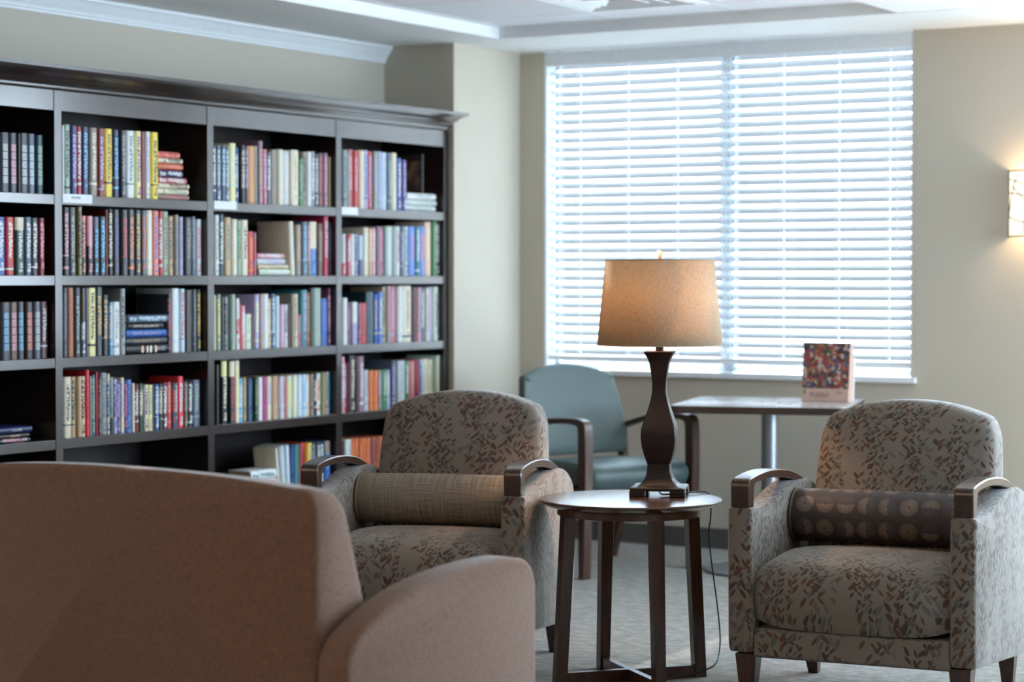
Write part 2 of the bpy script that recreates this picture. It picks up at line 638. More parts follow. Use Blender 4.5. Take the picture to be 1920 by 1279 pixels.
# square supply diffuser in the tray
vent = empty('ceiling_vent', (-4.465, 8.315, ZT_), 0, 'white square louvred air diffuser in the tiled ceiling tray', 'air vent')
bm = bmesh.new()
for k, (ro, ri, zo, zi) in enumerate([(0.298, 0.255, -0.004, -0.006), (0.235, 0.20, -0.004, 0.014), (0.17, 0.135, -0.006, 0.012), (0.105, 0.07, -0.008, 0.010)]):
    A = [bm.verts.new((sx * ro, sy * ro, zo)) for sx, sy in ((-1, -1), (1, -1), (1, 1), (-1, 1))]
    B = [bm.verts.new((sx * ri, sy * ri, zi)) for sx, sy in ((-1, -1), (1, -1), (1, 1), (-1, 1))]
    C_ = [bm.verts.new((sx * ri, sy * ri, zi + 0.006)) for sx, sy in ((-1, -1), (1, -1), (1, 1), (-1, 1))]
    D_ = [bm.verts.new((sx * ro, sy * ro, zo + 0.006)) for sx, sy in ((-1, -1), (1, -1), (1, 1), (-1, 1))]
    loop_faces(bm, A, B); loop_faces(bm, B, C_); loop_faces(bm, C_, D_); loop_faces(bm, D_, A)
link('louvre', bm, M_white, vent, smooth=False)
link('plenum', bbox(-0.29, 0.29, -0.29, 0.29, 0.035, 0.05), plain('dark_vent_metal', (60, 64, 70), 0.7), vent, smooth=False)  # dark grey plate closing the vent behind its louvres

# crown moulding on the alcove wall, under the soffit
prof = [(0, 0), (0.052, 0), (0.052, -0.010), (0.046, -0.014), (0.040, -0.022), (0.030, -0.036), (0.020, -0.050), (0.014, -0.058), (0.014, -0.064), (0.009, -0.068), (0.009, -0.078), (0, -0.080)]
bm = bmesh.new()
L0 = [bm.verts.new((XA + a, -9.0, ZC + b)) for a, b in prof]
L1 = [bm.verts.new((XA + a, 8.982, ZC + b)) for a, b in prof]
loop_faces(bm, L0, L1)
bm.faces.new(L0); bm.faces.new(L1)
struct('trim_1', bm, M_white)

# baseboards
struct('baseboard_north', bbox(XP, XE, YW - 0.012, YW, 0, 0.098), M_base, bevel=0.003)
struct('baseboard_pier', bbox(XP, XP + 0.012, 8.982, YW - 0.012, 0, 0.098), M_base, bevel=0.003)
struct('baseboard_east', bbox(XE - 0.012, XE, -9.0, YW - 0.012, 0, 0.098), M_base, bevel=0.003)

# windows: white frame, centre mullion, glass, sill
for i, (a, b) in enumerate(WIN):
    w = bpy.data.objects.new('window_%d' % (i + 1), None); COL.objects.link(w)
    w['kind'] = 'structure'
    w.location = ((a + b) / 2, YW, 0.84)
    hw = (b - a) / 2; H = 2.60 - 0.84
    bm = bmesh.new()
    y0, y1 = 0.095, 0.145
    f = 0.035
    box(bm, -hw, -hw + f, y0, y1, 0, H); box(bm, hw - f, hw, y0, y1, 0, H)
    box(bm, -hw + f, hw - f, y0, y1, 0, f); box(bm, -hw + f, hw - f, y0, y1, H - f, H)
    box(bm, -0.036, 0.036, y0, y1, f, H - f)
    link('window_frame', bm, M_alu, w, bevel=0.004)
    link('pane', bbox(-hw + f, -0.036, 0.118, 0.124, f, H - f), M_glass, w, smooth=False)
    link('pane', bbox(0.036, hw - f, 0.118, 0.124, f, H - f), M_glass, w, smooth=False)
    # white drywall return and stool
    bm = bmesh.new()
    box(bm, -hw + 0.001, -hw + 0.012, 0.004, y0, 0.0, H - 0.012); box(bm, hw - 0.012, hw - 0.001, 0.004, y0, 0.0, H - 0.012)
    link('window_jamb', bm, M_white, w, smooth=False)
    bm = bmesh.new()
    box(bm, -hw - 0.02, hw + 0.02, -0.028, 0.0, -0.022, 0.004)
    box(bm, -hw + 0.001, hw - 0.001, 0.0, y0, 0.0, 0.004)
    link('window_sill', bm, M_white, w, bevel=0.004)
w = bpy.data.objects.new('window_4', None); COL.objects.link(w); w['kind'] = 'structure'
w.location = (XE, 7.7, 0.84)
bm = bmesh.new()
for y in (-1.5, -0.5, 0.45, 1.45):
    box(bm, 0.10, 0.17, y, y + 0.05, 0, 1.46)
box(bm, 0.10, 0.17, -1.5, 1.5, 0, 0.05); box(bm, 0.10, 0.17, -1.5, 1.5, 1.41, 1.46)
link('window_frame', bm, M_alu, w, smooth=False)
link('pane', bbox(0.13, 0.138, -1.45, 1.45, 0.05, 1.41), M_glass, w, smooth=False)

# ---------------------------------------------------------------- venetian blind in window 1
bl = empty('venetian_blind', (-4.59, YW + 0.050, 0), 0, 'white slatted venetian blind lowered over the big window', 'blind')
hw = 0.955
PITCH = 0.0457
ztop = 2.318
n_sl = 31
bm = bmesh.new()
th = R(26)
for k in range(n_sl):
    zc = ztop - k * PITCH
    # gently crowned slat, room edge down
    N = 5; top = []; bot = []
    for s in range(N + 1):
        u = (s / N - 0.5) * 0.050
        cr = 0.0016 * (1 - (2 * s / N - 1) ** 2)
        y = u * math.cos(th) - cr * math.sin(th); z = u * math.sin(th) + cr * math.cos(th)
        top.append((y, zc + z + 0.0013)); bot.append((y, zc + z - 0.0013))
    ring = top + bot[::-1]
    A = [bm.verts.new((-hw, p[0], p[1])) for p in ring]; B = [bm.verts.new((hw, p[0], p[1])) for p in ring]
    loop_faces(bm, A, B); bm.faces.new(A); bm.faces.new(B)
link('slats', bm, M_slat, bl)
link('valance', bbox(-0.957, 0.957, -0.047, -0.030, ZC - 0.072, ZC - 0.0015), M_white, bl, bevel=0.004)
link('headrail', bbox(-0.955, 0.955, -0.029, 0.030, ZC - 0.055, ZC - 0.018), M_white, bl, bevel=0.003)
link('bottom_rail', bbox(-hw, hw, -0.026, 0.026, 0.888, 0.912), M_white, bl, bevel=0.005)
LAD = [-0.80, -0.53, -0.26, 0.02, 0.30, 0.58, 0.83]
for x in LAD:
    bm = bmesh.new()
    box(bm, x - 0.002, x + 0.002, -0.0245, -0.0225, 0.912, ZC - 0.055)
    box(bm, x - 0.002, x + 0.002, 0.0225, 0.0245, 0.912, ZC - 0.055)
    link('ladder_cord', bm, M_white, bl, smooth=False)
bm = bmesh.new()
tube(bm, [(0.885, -0.036, ZC - 0.06), (0.887, -0.040, 2.0), (0.889, -0.040, 1.42)], 0.0035)
link('tilt_cord', bm, M_white, bl)

# ---------------------------------------------------------------- bookcase
bc = empty('bookcase', (-5.92, 7.17, 0), 0, 'long dark espresso wood bookcase with crown moulding filling the left wall', 'bookcase')
OX, OY = -5.92, 7.17
XF = -5.73


def lk(name, bm, mat, bevel=0.0, parent=bc, **k):
    for v in bm.verts:
        v.co.x -= OX; v.co.y -= OY
    return link(name, bm, mat, parent, bevel=bevel, **k)


DIV = [5.36 + 0.905 * i for i in range(5)]
DIV[-1] = 8.962
for i, y in enumerate(DIV):
    h = 0.020
    lk('upright', bbox(-6.09, XF + 0.0015, y - h, y + h, 0.0, 2.0), M_espresso, 0.002)
lk('back_panel', bbox(-6.096, -6.090, 5.34, 8.975, 0.0, 2.0), M_espresso_in)
SH = [1.610, 1.307, 0.997, 0.691, 0.385, 0.10]
for i in range(4):
    a, b = DIV[i] + 0.020, DIV[i + 1] - 0.020
    for z in SH:
        lk('shelf', bbox(-6.088, XF, a, b, z - 0.038, z), M_espresso, 0.002)
    lk('top_rail', bbox(-5.755, XF - 0.001, a, b, 1.922, 2.0), M_espresso, 0.002)
lk('top_panel', bbox(-6.09, -5.757, DIV[0] + 0.02, DIV[-1] - 0.02, 1.975, 2.0), M_espresso_in)
lk('plinth', bbox(-6.08, XF - 0.006, 5.345, 8.96, 0.0, 0.062), M_espresso, 0.002)
# crown moulding returning at the right-hand end
cp = [(-0.02, 2.0), (0.006, 2.0), (0.012, 2.006), (0.012, 2.014), (0.026, 2.018), (0.034, 2.026), (0.040, 2.034), (0.050, 2.038), (0.060, 2.042), (0.076, 2.054), (0.092, 2.060), (0.112, 2.064), (0.122, 2.066), (0.122, 2.079), (-0.02, 2.079)]
bm = bmesh.new()
A = [bm.verts.new((XF + a, 5.30, z)) for a, z in cp]
B = [bm.verts.new((XF + a, min(8.955 + max(a, 0) * 0.15, 8.975), z)) for a, z in cp]
loop_faces(bm, A, B); bm.faces.new(A); bm.faces.new(B)
lk('crown_moulding', bm, M_espresso)

M_card = plain('white_card', (232, 234, 238), 0.5)
M_ink = plain('black_ink', (40, 40, 46), 0.6)


def text_mesh(name, body, size, mat, parent, loc, rot, extrude=0.0002, sx=1.0, align='CENTER'):
    cu = bpy.data.curves.new(name, 'FONT')
    cu.body = body; cu.size = size; cu.extrude = extrude
    cu.align_x = align; cu.align_y = 'CENTER'
    cu.materials.append(mat)
    tmp = bpy.data.objects.new(name, cu)
    COL.objects.link(tmp)
    bpy.context.view_layer.update()
    me = bpy.data.meshes.new_from_object(tmp.evaluated_get(bpy.context.evaluated_depsgraph_get()))
    bpy.data.objects.remove(tmp); bpy.data.curves.remove(cu)
    me.name = name
    o = bpy.data.objects.new(name, me)
    COL.objects.link(o)
    o.parent = parent; o.location = loc; o.rotation_euler = rot; o.scale = (sx, 1, 1)
    return o


# white card label holders clipped to the top shelf of three bays
for bay, L in ((1, 0.165), (2, 0.15), (3, 0.125)):
    y = DIV[bay] + 0.021
    nm = {1: 'left', 2: 'middle', 3: 'right'}[bay]
    s = link('shelf_label', bbox(0.0, 0.0025, 0, L, -0.030, 0.004), M_card, bevel=0.0008, loc=(XF + 0.0005, y, 1.610))
    tag(s, 'white card label on the top shelf edge, %s of the three such labels' % ('leftmost' if bay == 1 else 'middle one' if bay == 2 else 'rightmost'), 'shelf label', 'card labels on the bookcase')
    if bay == 1:
        text_mesh('label_text', 'FICTION', 0.013, M_ink, s, (0.003, L * 0.45, -0.010), (PI / 2, 0, PI / 2))

BOOKS='''
1 1 5.9698 5.9901 0.216 paleblue
1 1 5.9930 6.0368 0.218 charcoal/lightgrey#L
1 1 6.0390 6.0780 0.218 charcoal/pink#L
1 1 6.0795 6.0928 0.217 black
1 1 6.0943 6.1376 0.221 charcoal/lightgrey#L
1 1 6.1390 6.1751 0.221 slate/paleblue#L
1 1 6.1766 6.2130 0.217 darkteal/sage#L
1 2 5.9670 6.0120 0.212 blue/white
1 2 6.0164 6.0605 0.213 red/white
1 2 6.0634 6.1109 0.213 darkgreen/white:.22cream
1 2 6.1139 6.1498 0.215 slate/white
1 2 6.1513 6.1875 0.213 charcoal/white
1 2 6.1890 6.2194 0.213 darkred/pink
1 3 5.9641 5.9844 0.213 teal/paleblue#L
1 3 5.9858 6.0333 0.211 charcoal/sky#L
1 3 6.0345 6.0761 0.211 brown/pink#L
1 3 6.0776 6.1133 0.212 charcoal/sky#L
1 3 6.1148 6.1560 0.211 darkbrown/salmon#L
1 3 6.1572 6.1924 0.212 slate/lightgrey#L
1 3 6.1939 6.2366 0.212 maroon/lightgrey:t
2 1 6.3132 6.3264 0.261 white
2 1 6.3288 6.3632 0.266 sage/darkgreen
2 1 6.3678 6.4009 0.263 indigo/lilac
2 1 6.4033 6.4271 0.262 red/white
2 1 6.4294 6.4661 0.262 navy/sky
2 1 6.4693 6.5144 0.262 taupe/cream
2 1 6.5160 6.5534 0.262 darkred/lilac
2 1 6.5550 6.5992 0.263 yellow/brown
2 1 6.6074 6.6397 0.262 navy/sky
2 1 6.6538 6.6838 0.262 charcoal/grey
2 1 6.6855 6.7343 0.263 white/teal
2 1 6.7359 6.7699 0.264 paleyellow/purple
2 1 6.7715 6.7954 0.264 darkred
2 1 6.7966 6.8246 0.265 white/lilac
2 1 6.8280 6.8712 0.265 yellow/black
2 2 6.3199 6.3527 0.256 black/pink
2 2 6.3551 6.3905 0.257 charcoal/grey
2 2 6.4008 6.4246 0.261 olive/black
2 2 6.4258 6.4522 0.227 black/salmon:.1salmon
2 2 6.4578 6.4899 0.227 black/pink:.5pink
2 2 6.4939 6.5231 0.225 charcoal/sky:.2slate
2 2 6.5247 6.5589 0.226 darkteal/sky
2 2 6.5632 6.5746 0.254 darkred
2 2 6.5758 6.5985 0.256 black/cream
2 2 6.6100 6.6431 0.255 charcoal/purple
2 2 6.6514 6.6848 0.256 charcoal/red
2 2 6.6932 6.7294 0.258 charcoal/orange
2 2 6.7320 6.7633 0.257 charcoal/gold
2 2 6.7778 6.8017 0.256 slate/terracotta
2 2 6.8035 6.8405 0.258 cream/white
2 2 6.8431 6.8795 0.257 salmon/blue
2 2 6.8812 6.9013 0.257 red/white
2 2 6.9030 6.9390 0.256 sage/brown
2 2 6.9406 6.9697 0.237 tan/darkteal
2 2 6.9778 7.0026 0.244 taupe/slate
2 2 7.0044 7.0276 0.236 lilac/grey
2 2 7.0365 7.0789 0.234 charcoal/taupe
2 2 7.0834 7.1088 0.240 slate/grey
2 2 7.1124 7.1440 0.229 lightgrey/rose
2 3 6.3174 6.3423 0.263 charcoal/slate
2 3 6.3447 6.3816 0.263 brownorange
2 3 6.3840 6.4149 0.263 charcoal/grey
2 3 6.4173 6.4388 0.262 slate/white:.5brown
2 3 6.4412 6.4556 0.262 navy
2 3 6.4572 6.5015 0.262 paleyellow/darkbrown
2 3 6.5063 6.5421 0.264 charcoal/gold
2 3 6.5443 6.5778 0.234 black/tan
2 3 6.5792 6.5957 0.205 sky/white
2 3 6.5973 6.6387 0.207 white/grey
2 3 6.6458 6.6741 0.258 grey/charcoal
2 3 6.9349 6.9482 0.235 charcoal/rose
2 3 6.9607 7.0051 0.258 white/paleblue
2 3 7.0069 7.0346 0.256 paleblue/rose
2 3 7.0409 7.0860 0.251 darkbrown
2 3 7.0878 7.1160 0.252 charcoal/slate
2 3 7.1197 7.1440 0.251 black/gold
2 4 6.3184 6.3631 0.231 cream/darkteal
2 4 6.3647 6.3899 0.230 tan/darkteal
2 4 6.3915 6.4169 0.231 tan
2 4 6.4185 6.4376 0.230 cream/darkred
2 4 6.4394 6.4602 0.253 brightred/crimson
2 4 6.4617 6.4761 0.228 taupe
2 4 6.4773 6.4980 0.233 teal/sage
2 4 6.4992 6.5110 0.245 crimson
2 4 6.5133 6.5312 0.224 brown/taupe
2 4 6.5329 6.5664 0.239 grey/slate
2 4 6.5676 6.5812 0.234 cream/blue
2 4 6.5827 6.5976 0.221 darkgreen/sage:.5sage
2 4 6.6000 6.6215 0.212 lilac/purple
2 4 6.6231 6.6405 0.203 purple/lilac
2 4 6.6417 6.6615 0.216 cream/lilac
2 4 6.6639 6.6798 0.201 indigo/rose
2 4 6.6810 6.7101 0.206 cornflower/navy
2 4 6.7134 6.7295 0.191 cream
2 4 6.7307 6.7498 0.187 darkred/white
2 4 6.7515 6.7780 0.188 darkgreen/cream
2 4 6.7796 6.8054 0.183 cream/purple
2 4 6.8071 6.8295 0.181 paleyellow/sage
2 4 6.8312 6.8460 0.183 darkbrown
2 4 6.8472 6.8703 0.182 blue/white
2 4 6.8720 6.8921 0.183 darkgreen/cream
2 4 6.8939 6.9211 0.186 plum/white
2 4 6.9228 6.9511 0.188 red/salmon
2 4 6.9528 6.9714 0.184 darkteal/red
2 4 6.9732 6.9865 0.183 teal/white
2 4 6.9877 7.0224 0.208 brightred/paleblue
2 4 7.0250 7.0520 0.185 brown/taupe
2 4 7.0538 7.0809 0.184 black/white
2 4 7.0864 7.1319 0.189 slate/sage
3 1 7.2241 7.2447 0.234 navy/white
3 1 7.2471 7.2760 0.235 slate/paleblue
3 1 7.2777 7.3042 0.235 slate/paleblue
3 1 7.3059 7.3309 0.234 slate/paleblue
3 1 7.3321 7.3746 0.248 paleyellow/paleblue
3 1 7.3758 7.3905 0.231 blue/white
3 1 7.4117 7.4330 0.243 charcoal/cream
3 1 7.4355 7.4543 0.240 brown/lilac
3 1 7.4560 7.5050 0.242 orangetan
3 1 7.5062 7.5231 0.243 sage
3 1 7.5258 7.5554 0.267 mauve/tan
3 1 7.5566 7.5866 0.233 rose/lilac
3 1 7.5927 7.6173 0.224 slate/white
3 1 7.6191 7.6625 0.234 taupe
3 1 7.6637 7.7017 0.238 cream/white
3 1 7.7035 7.7520 0.234 lightgrey/cream
3 1 7.7532 7.8110 0.240 cream/tan
3 1 7.8122 7.8437 0.205 green/grey
3 1 7.8449 7.8751 0.235 taupe/black
3 1 7.8763 7.9075 0.238 white
3 1 7.9087 7.9364 0.241 grey/white
3 1 7.9428 7.9643 0.230 slate/white
3 1 7.9655 7.9973 0.237 brown/rose
3 1 7.9991 8.0303 0.238 mauve/pink
3 1 8.0322 8.0490 0.223 olive
3 2 7.2322 7.2611 0.250 white/sage
3 2 7.2652 7.2942 0.253 darkteal/white
3 2 7.2966 7.3383 0.241 tan/teal
3 2 7.3467 7.3812 0.235 cream/white
3 2 7.3824 7.4074 0.229 sage/green
3 2 7.4125 7.4569 0.233 cream/charcoal
3 2 7.4583 7.4953 0.186 red/orange
3 2 7.4978 7.5151 0.182 mauve/red
3 2 7.7469 7.7831 0.234 cream/lightgrey~3.5
3 2 7.7940 7.8323 0.221 taupe/tan
3 2 7.8335 7.8728 0.234 slate/sky
3 2 7.8747 7.8950 0.232 taupe/pink
3 2 7.8962 7.9509 0.236 blue/sky:.5cream
3 2 7.9537 7.9913 0.229 brown/taupe
3 2 7.9961 8.0339 0.262 crimson/lightgrey
3 2 8.0386 8.0490 0.235 darkteal/slate
3 3 7.2269 7.2401 0.228 cream
3 3 7.2413 7.2514 0.200 olive
3 3 7.2526 7.2715 0.232 sage/paleyellow
3 3 7.2764 7.2980 0.221 black
3 3 7.2992 7.3180 0.221 grey/charcoal
3 3 7.3365 7.3659 0.231 sage/grey
3 3 7.3700 7.3911 0.214 white/red:.4white
3 3 7.3927 7.4037 0.190 red
3 3 7.4049 7.4292 0.183 pink/white
3 3 7.4333 7.4761 0.148 palegreen/sage
3 3 7.4804 7.4959 0.144 brown
3 3 7.5007 7.5328 0.230 lilac/paleyellow
3 3 7.5371 7.5546 0.231 tan/lilac
3 3 7.5563 7.5913 0.231 white
3 3 7.5939 7.6159 0.212 tan/cream
3 3 7.6204 7.6487 0.231 slate/paleblue
3 3 7.6499 7.6763 0.222 paleblue
3 3 7.6779 7.7047 0.186 pink/lilac
3 3 7.7074 7.7353 0.185 lightgrey/charcoal
3 3 7.7365 7.7497 0.187 brown
3 3 7.7545 7.7807 0.230 taupe
3 3 7.7819 7.8035 0.230 cream/tan
3 3 7.8049 7.8223 0.140 rose/grey
3 3 7.8274 7.8761 0.247 teal/lilac
3 3 7.8779 7.8918 0.235 terracotta/tan
3 3 7.8938 7.9188 0.254 darkgreen
3 3 7.9200 7.9741 0.255 sage/grey
3 3 7.9805 8.0306 0.209 blue/cornflower
3 3 8.0346 8.0490 0.254 plum/pink
3 4 7.2350 7.2515 0.247 darkbrown
3 4 7.2698 7.3056 0.261 black/cream:.25paleyellow
3 4 7.3265 7.3609 0.258 black/red:.25cream
3 4 7.3621 7.3905 0.261 cream/paleyellow
3 4 7.3917 7.4130 0.185 sky/white
3 4 7.4147 7.4403 0.188 olive/tan
3 4 7.4429 7.4789 0.182 navy/teal
3 4 7.4945 7.5179 0.185 darkgreen/olive
3 4 7.5222 7.5510 0.184 white
3 4 7.5527 7.5833 0.183 magenta/plum
3 4 7.5860 7.6186 0.184 cream/lilac
3 4 7.6230 7.6630 0.184 tan/rose
3 4 7.6674 7.6996 0.183 lightgrey/lilac
3 4 7.7008 7.7212 0.181 rose/red
3 4 7.7257 7.7636 0.182 palegreen/yellow
3 4 7.7664 7.7982 0.184 cream/white
3 4 7.8001 7.8303 0.184 paleblue/white
3 4 7.8330 7.8616 0.184 paleblue/sky
3 4 7.8628 7.8856 0.183 peach/white
3 4 7.8902 7.9200 0.183 taupe/brown
3 4 7.9228 7.9406 0.185 charcoal/cream
3 4 7.9418 7.9744 0.184 white/red
3 4 7.9763 7.9923 0.186 green
3 4 7.9935 8.0103 0.187 orangetan
3 4 8.0122 8.0388 0.188 grey/teal
3 4 8.0400 8.0490 0.189 navy/teal
3 5 7.6617 7.6781 0.181 cream/white~7
3 5 7.6832 7.7191 0.187 lightgrey/paleblue~5
3 5 7.7227 7.7494 0.189 paleblue/white~3
3 5 7.7516 7.7748 0.187 navy/blue
3 5 7.7770 7.8194 0.187 teal/green
3 5 7.8245 7.8636 0.191 red/maroon
3 5 7.8687 7.9014 0.188 yellow/grey
3 5 7.9026 7.9394 0.189 black/grey
3 5 7.9406 7.9717 0.187 charcoal/white
3 5 7.9732 7.9981 0.185 darkteal/white
3 5 7.9997 8.0392 0.188 blue/sky:.3taupe
3 5 8.0400 8.0490 0.181 black
4 1 8.1416 8.1733 0.260 grey/teal
4 1 8.1760 8.1997 0.260 taupe/grey
4 1 8.2009 8.2243 0.265 rose/pink
4 1 8.2289 8.2610 0.259 red/pink
4 1 8.2721 8.3128 0.264 cream
4 1 8.3140 8.3463 0.266 lilac/blue
4 1 8.3482 8.3772 0.263 red/lilac
4 1 8.3885 8.4168 0.265 sage/lilac
4 1 8.4187 8.4471 0.265 lilac/grey
4 1 8.4490 8.4929 0.263 paleblue/lilac
4 1 8.4996 8.5352 0.259 slate/sage
4 1 8.5364 8.5797 0.265 cream
4 1 8.5894 8.6206 0.243 blue/white
4 1 8.6284 8.6599 0.237 purple/lilac
4 2 8.1402 8.1719 0.187 red/lightgrey:.7lightgrey
4 2 8.1792 8.2047 0.186 rose/white:.1red
4 2 8.2065 8.2340 0.187 white/palegreen
4 2 8.2385 8.2615 0.186 lilac/navy
4 2 8.2689 8.2985 0.182 slate/blue:.6paleblue
4 2 8.3051 8.3433 0.219 cream/white
4 2 8.3480 8.3780 0.216 tan/peach
4 2 8.3827 8.4063 0.218 pink/white
4 2 8.4129 8.4395 0.225 mauve/slate
4 2 8.4442 8.4661 0.221 rose/pink
4 2 8.4680 8.4919 0.218 slate
4 2 8.4939 8.5410 0.228 palegreen/paleblue
4 2 8.5422 8.5691 0.227 grey
4 2 8.5711 8.6032 0.229 white/mauve
4 2 8.6081 8.6326 0.230 slate/lilac
4 2 8.6375 8.6719 0.230 lightgrey/teal
4 2 8.6739 8.7285 0.231 cornflower/rose
4 2 8.7315 8.7665 0.232 teal/white
4 2 8.7685 8.8148 0.233 cornflower/orange
4 2 8.8189 8.8727 0.255 peach/cream
4 2 8.8830 8.9209 0.259 green/sage
4 2 8.9240 8.9395 0.260 maroon/white
4 3 8.1391 8.1754 0.210 white
4 3 8.1808 8.2081 0.185 plum/mauve
4 3 8.2191 8.2586 0.191 lilac/grey:.5white
4 3 8.2623 8.2845 0.184 mauve/plum
4 3 8.2857 8.3282 0.186 red/darkred
4 3 8.3302 8.3893 0.236 darkteal/navy
4 3 8.3912 8.4167 0.223 blue/tan
4 3 8.4243 8.4567 0.236 cornflower/palegreen
4 3 8.4579 8.4816 0.257 tan/brown
4 3 8.4912 8.5181 0.261 grey/rose
4 3 8.5200 8.5606 0.261 rose/lilac
4 3 8.5830 8.6201 0.261 white/paleblue
4 3 8.6220 8.6980 0.262 cream/charcoal
4 3 8.7059 8.7458 0.254 maroon
4 3 8.7478 8.7739 0.255 pink/grey
4 3 8.7759 8.8162 0.248 slate/white
4 3 8.8183 8.8436 0.252 cream/sage
4 3 8.8457 8.8824 0.256 lilac/pink
4 3 8.8875 8.9286 0.258 palegreen/slate
4 3 8.9305 8.9395 0.257 maroon/mauve
4 4 8.1345 8.1544 0.253 pink/white
4 4 8.1562 8.1743 0.226 darkred/lilac
4 4 8.1771 8.1889 0.226 darkred
4 4 8.1908 8.2366 0.257 black/cream
4 4 8.2412 8.2726 0.250 maroon
4 4 8.2738 8.3143 0.249 mauve/white
4 4 8.3155 8.3478 0.186 lightgrey/grey
4 4 8.3543 8.3873 0.182 orange/terracotta
4 4 8.3901 8.4232 0.181 orange/terracotta
4 4 8.4251 8.4518 0.182 taupe/lilac
4 4 8.4537 8.4949 0.183 green/palegreen
4 4 8.4977 8.5218 0.180 lilac/white
4 4 8.5335 8.5626 0.224 slate/lilac
4 4 8.5869 8.6457 0.220 lightgrey/grey
4 4 8.6477 8.6754 0.218 green/white
4 4 8.6803 8.7300 0.217 rose/tan
4 4 8.7331 8.7651 0.221 darkred/red
4 4 8.7671 8.7903 0.220 lilac/blue
4 4 8.7923 8.8460 0.221 cream/sage
4 4 8.8480 8.8817 0.217 cream/tan
4 4 8.9126 8.9395 0.234 palegreen/cream
4 5 8.1344 8.1562 0.183 plum
4 5 8.1577 8.2046 0.185 palegreen/lilac
4 5 8.2062 8.2345 0.187 terracotta/orange
4 5 8.2360 8.2645 0.185 orange/terracotta
4 5 8.2661 8.2947 0.185 terracotta/orange
4 5 8.2963 8.3266 0.183 orange/terracotta
4 5 8.3282 8.3603 0.182 orange/terracotta
4 5 8.3619 8.3716 0.183 purple
4 5 8.3732 8.4040 0.183 terracotta/brown
4 5 8.4056 8.4333 0.183 terracotta/brown
4 5 8.4349 8.4659 0.182 orange/terracotta
4 5 8.4676 8.5005 0.180 terracotta/orange
'''
STACKS='''
1 4 5.9305 6.1380 0.0000 0.0156 darkteal/pink
1 4 5.9307 6.1381 0.0161 0.0167 darkbrown/cream/COLLINS
1 4 5.9309 6.1489 0.0333 0.0250 navy/lightgrey/COLLINS
2 1 6.8756 7.0705 0.0000 0.0216 taupe/rose
2 1 6.8758 7.0661 0.0221 0.0239 cream/sage
2 1 6.8759 7.0663 0.0465 0.0194 cream/brown
2 1 6.8761 7.0529 0.0664 0.0239 rose/white
2 1 6.8763 7.0307 0.0908 0.0295 navy/white
2 1 6.8765 7.0291 0.1208 0.0261 terracotta/salmon
2 1 6.8766 7.0292 0.1474 0.0199 cream/charcoal
2 1 6.8768 7.0115 0.1678 0.0255 salmon/red
2 3 6.6759 6.9283 0.0000 0.0365 black/lightgrey/DAVID
2 3 6.6770 6.9268 0.0370 0.0281 charcoal/tan/DAVID BALDACCI SPLIT
2 3 6.6772 6.9200 0.0656 0.0309 blue/lilac/DAVID BALDACCI
2 3 6.6926 6.9071 0.0970 0.0253 black/cream/DAVID BALDACCI
2 3 6.6904 6.9311 0.1228 0.0315 slate/paleblue
3 2 7.5316 7.7477 0.0000 0.0289 palegreen/white
3 2 7.5265 7.7370 0.0294 0.0161 cream/tan
3 2 7.5206 7.7174 0.0460 0.0267 lightgrey/lilac
3 2 7.5207 7.7085 0.0732 0.0214 pink/white
3 5 7.4649 7.6538 0.0000 0.0214 rose/cream
3 5 7.4857 7.6576 0.0219 0.0291 lightgrey/salmon
3 5 7.4687 7.6471 0.0514 0.0419 white/teal
4 1 8.6535 8.9108 0.0000 0.0275 white/sage
4 1 8.6555 8.9190 0.0280 0.0275 lightgrey/sage
4 1 8.6625 8.9088 0.0561 0.0303 white/grey
'''
# ---------------------------------------------------------------- books
PAL = dict(white=(226, 226, 222), cream=(224, 213, 186), tan=(190, 160, 122), taupe=(142, 128, 112), brown=(98, 68, 52),
           darkbrown=(52, 38, 30), black=(26, 26, 30), charcoal=(58, 61, 67), slate=(88, 99, 116), grey=(150, 153, 154),
           lightgrey=(198, 200, 202), navy=(30, 42, 90), blue=(46, 92, 165), cornflower=(84, 122, 192), sky=(112, 176, 215),
           paleblue=(192, 214, 226), teal=(44, 112, 122), darkteal=(32, 64, 72), green=(64, 122, 74), darkgreen=(28, 62, 46),
           sage=(152, 170, 152), palegreen=(202, 214, 190), olive=(132, 122, 74), yellow=(238, 206, 62), paleyellow=(236, 226, 158),
           gold=(202, 164, 78), orange=(222, 122, 58), orangetan=(205, 140, 80), brownorange=(160, 88, 42), terracotta=(196, 98, 66),
           salmon=(222, 130, 114), red=(192, 48, 48), brightred=(226, 52, 60), darkred=(126, 36, 42), crimson=(176, 34, 68),
           pink=(222, 158, 168), rose=(192, 102, 114), mauve=(148, 112, 132), lilac=(178, 168, 204), purple=(96, 72, 132),
           indigo=(62, 58, 116), plum=(104, 48, 74), magenta=(184, 54, 124), maroon=(78, 32, 40), peach=(230, 192, 164))
WORDS = dict(lightgrey='light grey', paleblue='pale blue', darkteal='dark teal', darkgreen='dark green', palegreen='pale green',
             paleyellow='pale yellow', orangetan='orange tan', brownorange='brown orange', brightred='bright red', darkred='dark red',
             darkbrown='dark brown', cornflower='cornflower blue', sky='sky blue', navy='navy blue')


def word(c):
    return WORDS.get(c, c)


def cover_mat(c):
    k = 'book_' + c
    if k not in MATS:
        t = NT('%s_book_cover' % c)
        n = t.noise(t.coords('Object', (60, 60, 9)), 1, 3)
        b = srgb(PAL[c])
        t.l(t.mix(n, tuple([v * 0.78 for v in b[:3]] + [1]), tuple([min(1, v * 1.15) for v in b[:3]] + [1])), t.b.inputs['Base Color'])
        t.set(Roughness=0.38)
        MATS[k] = t.m
    return MATS[k]


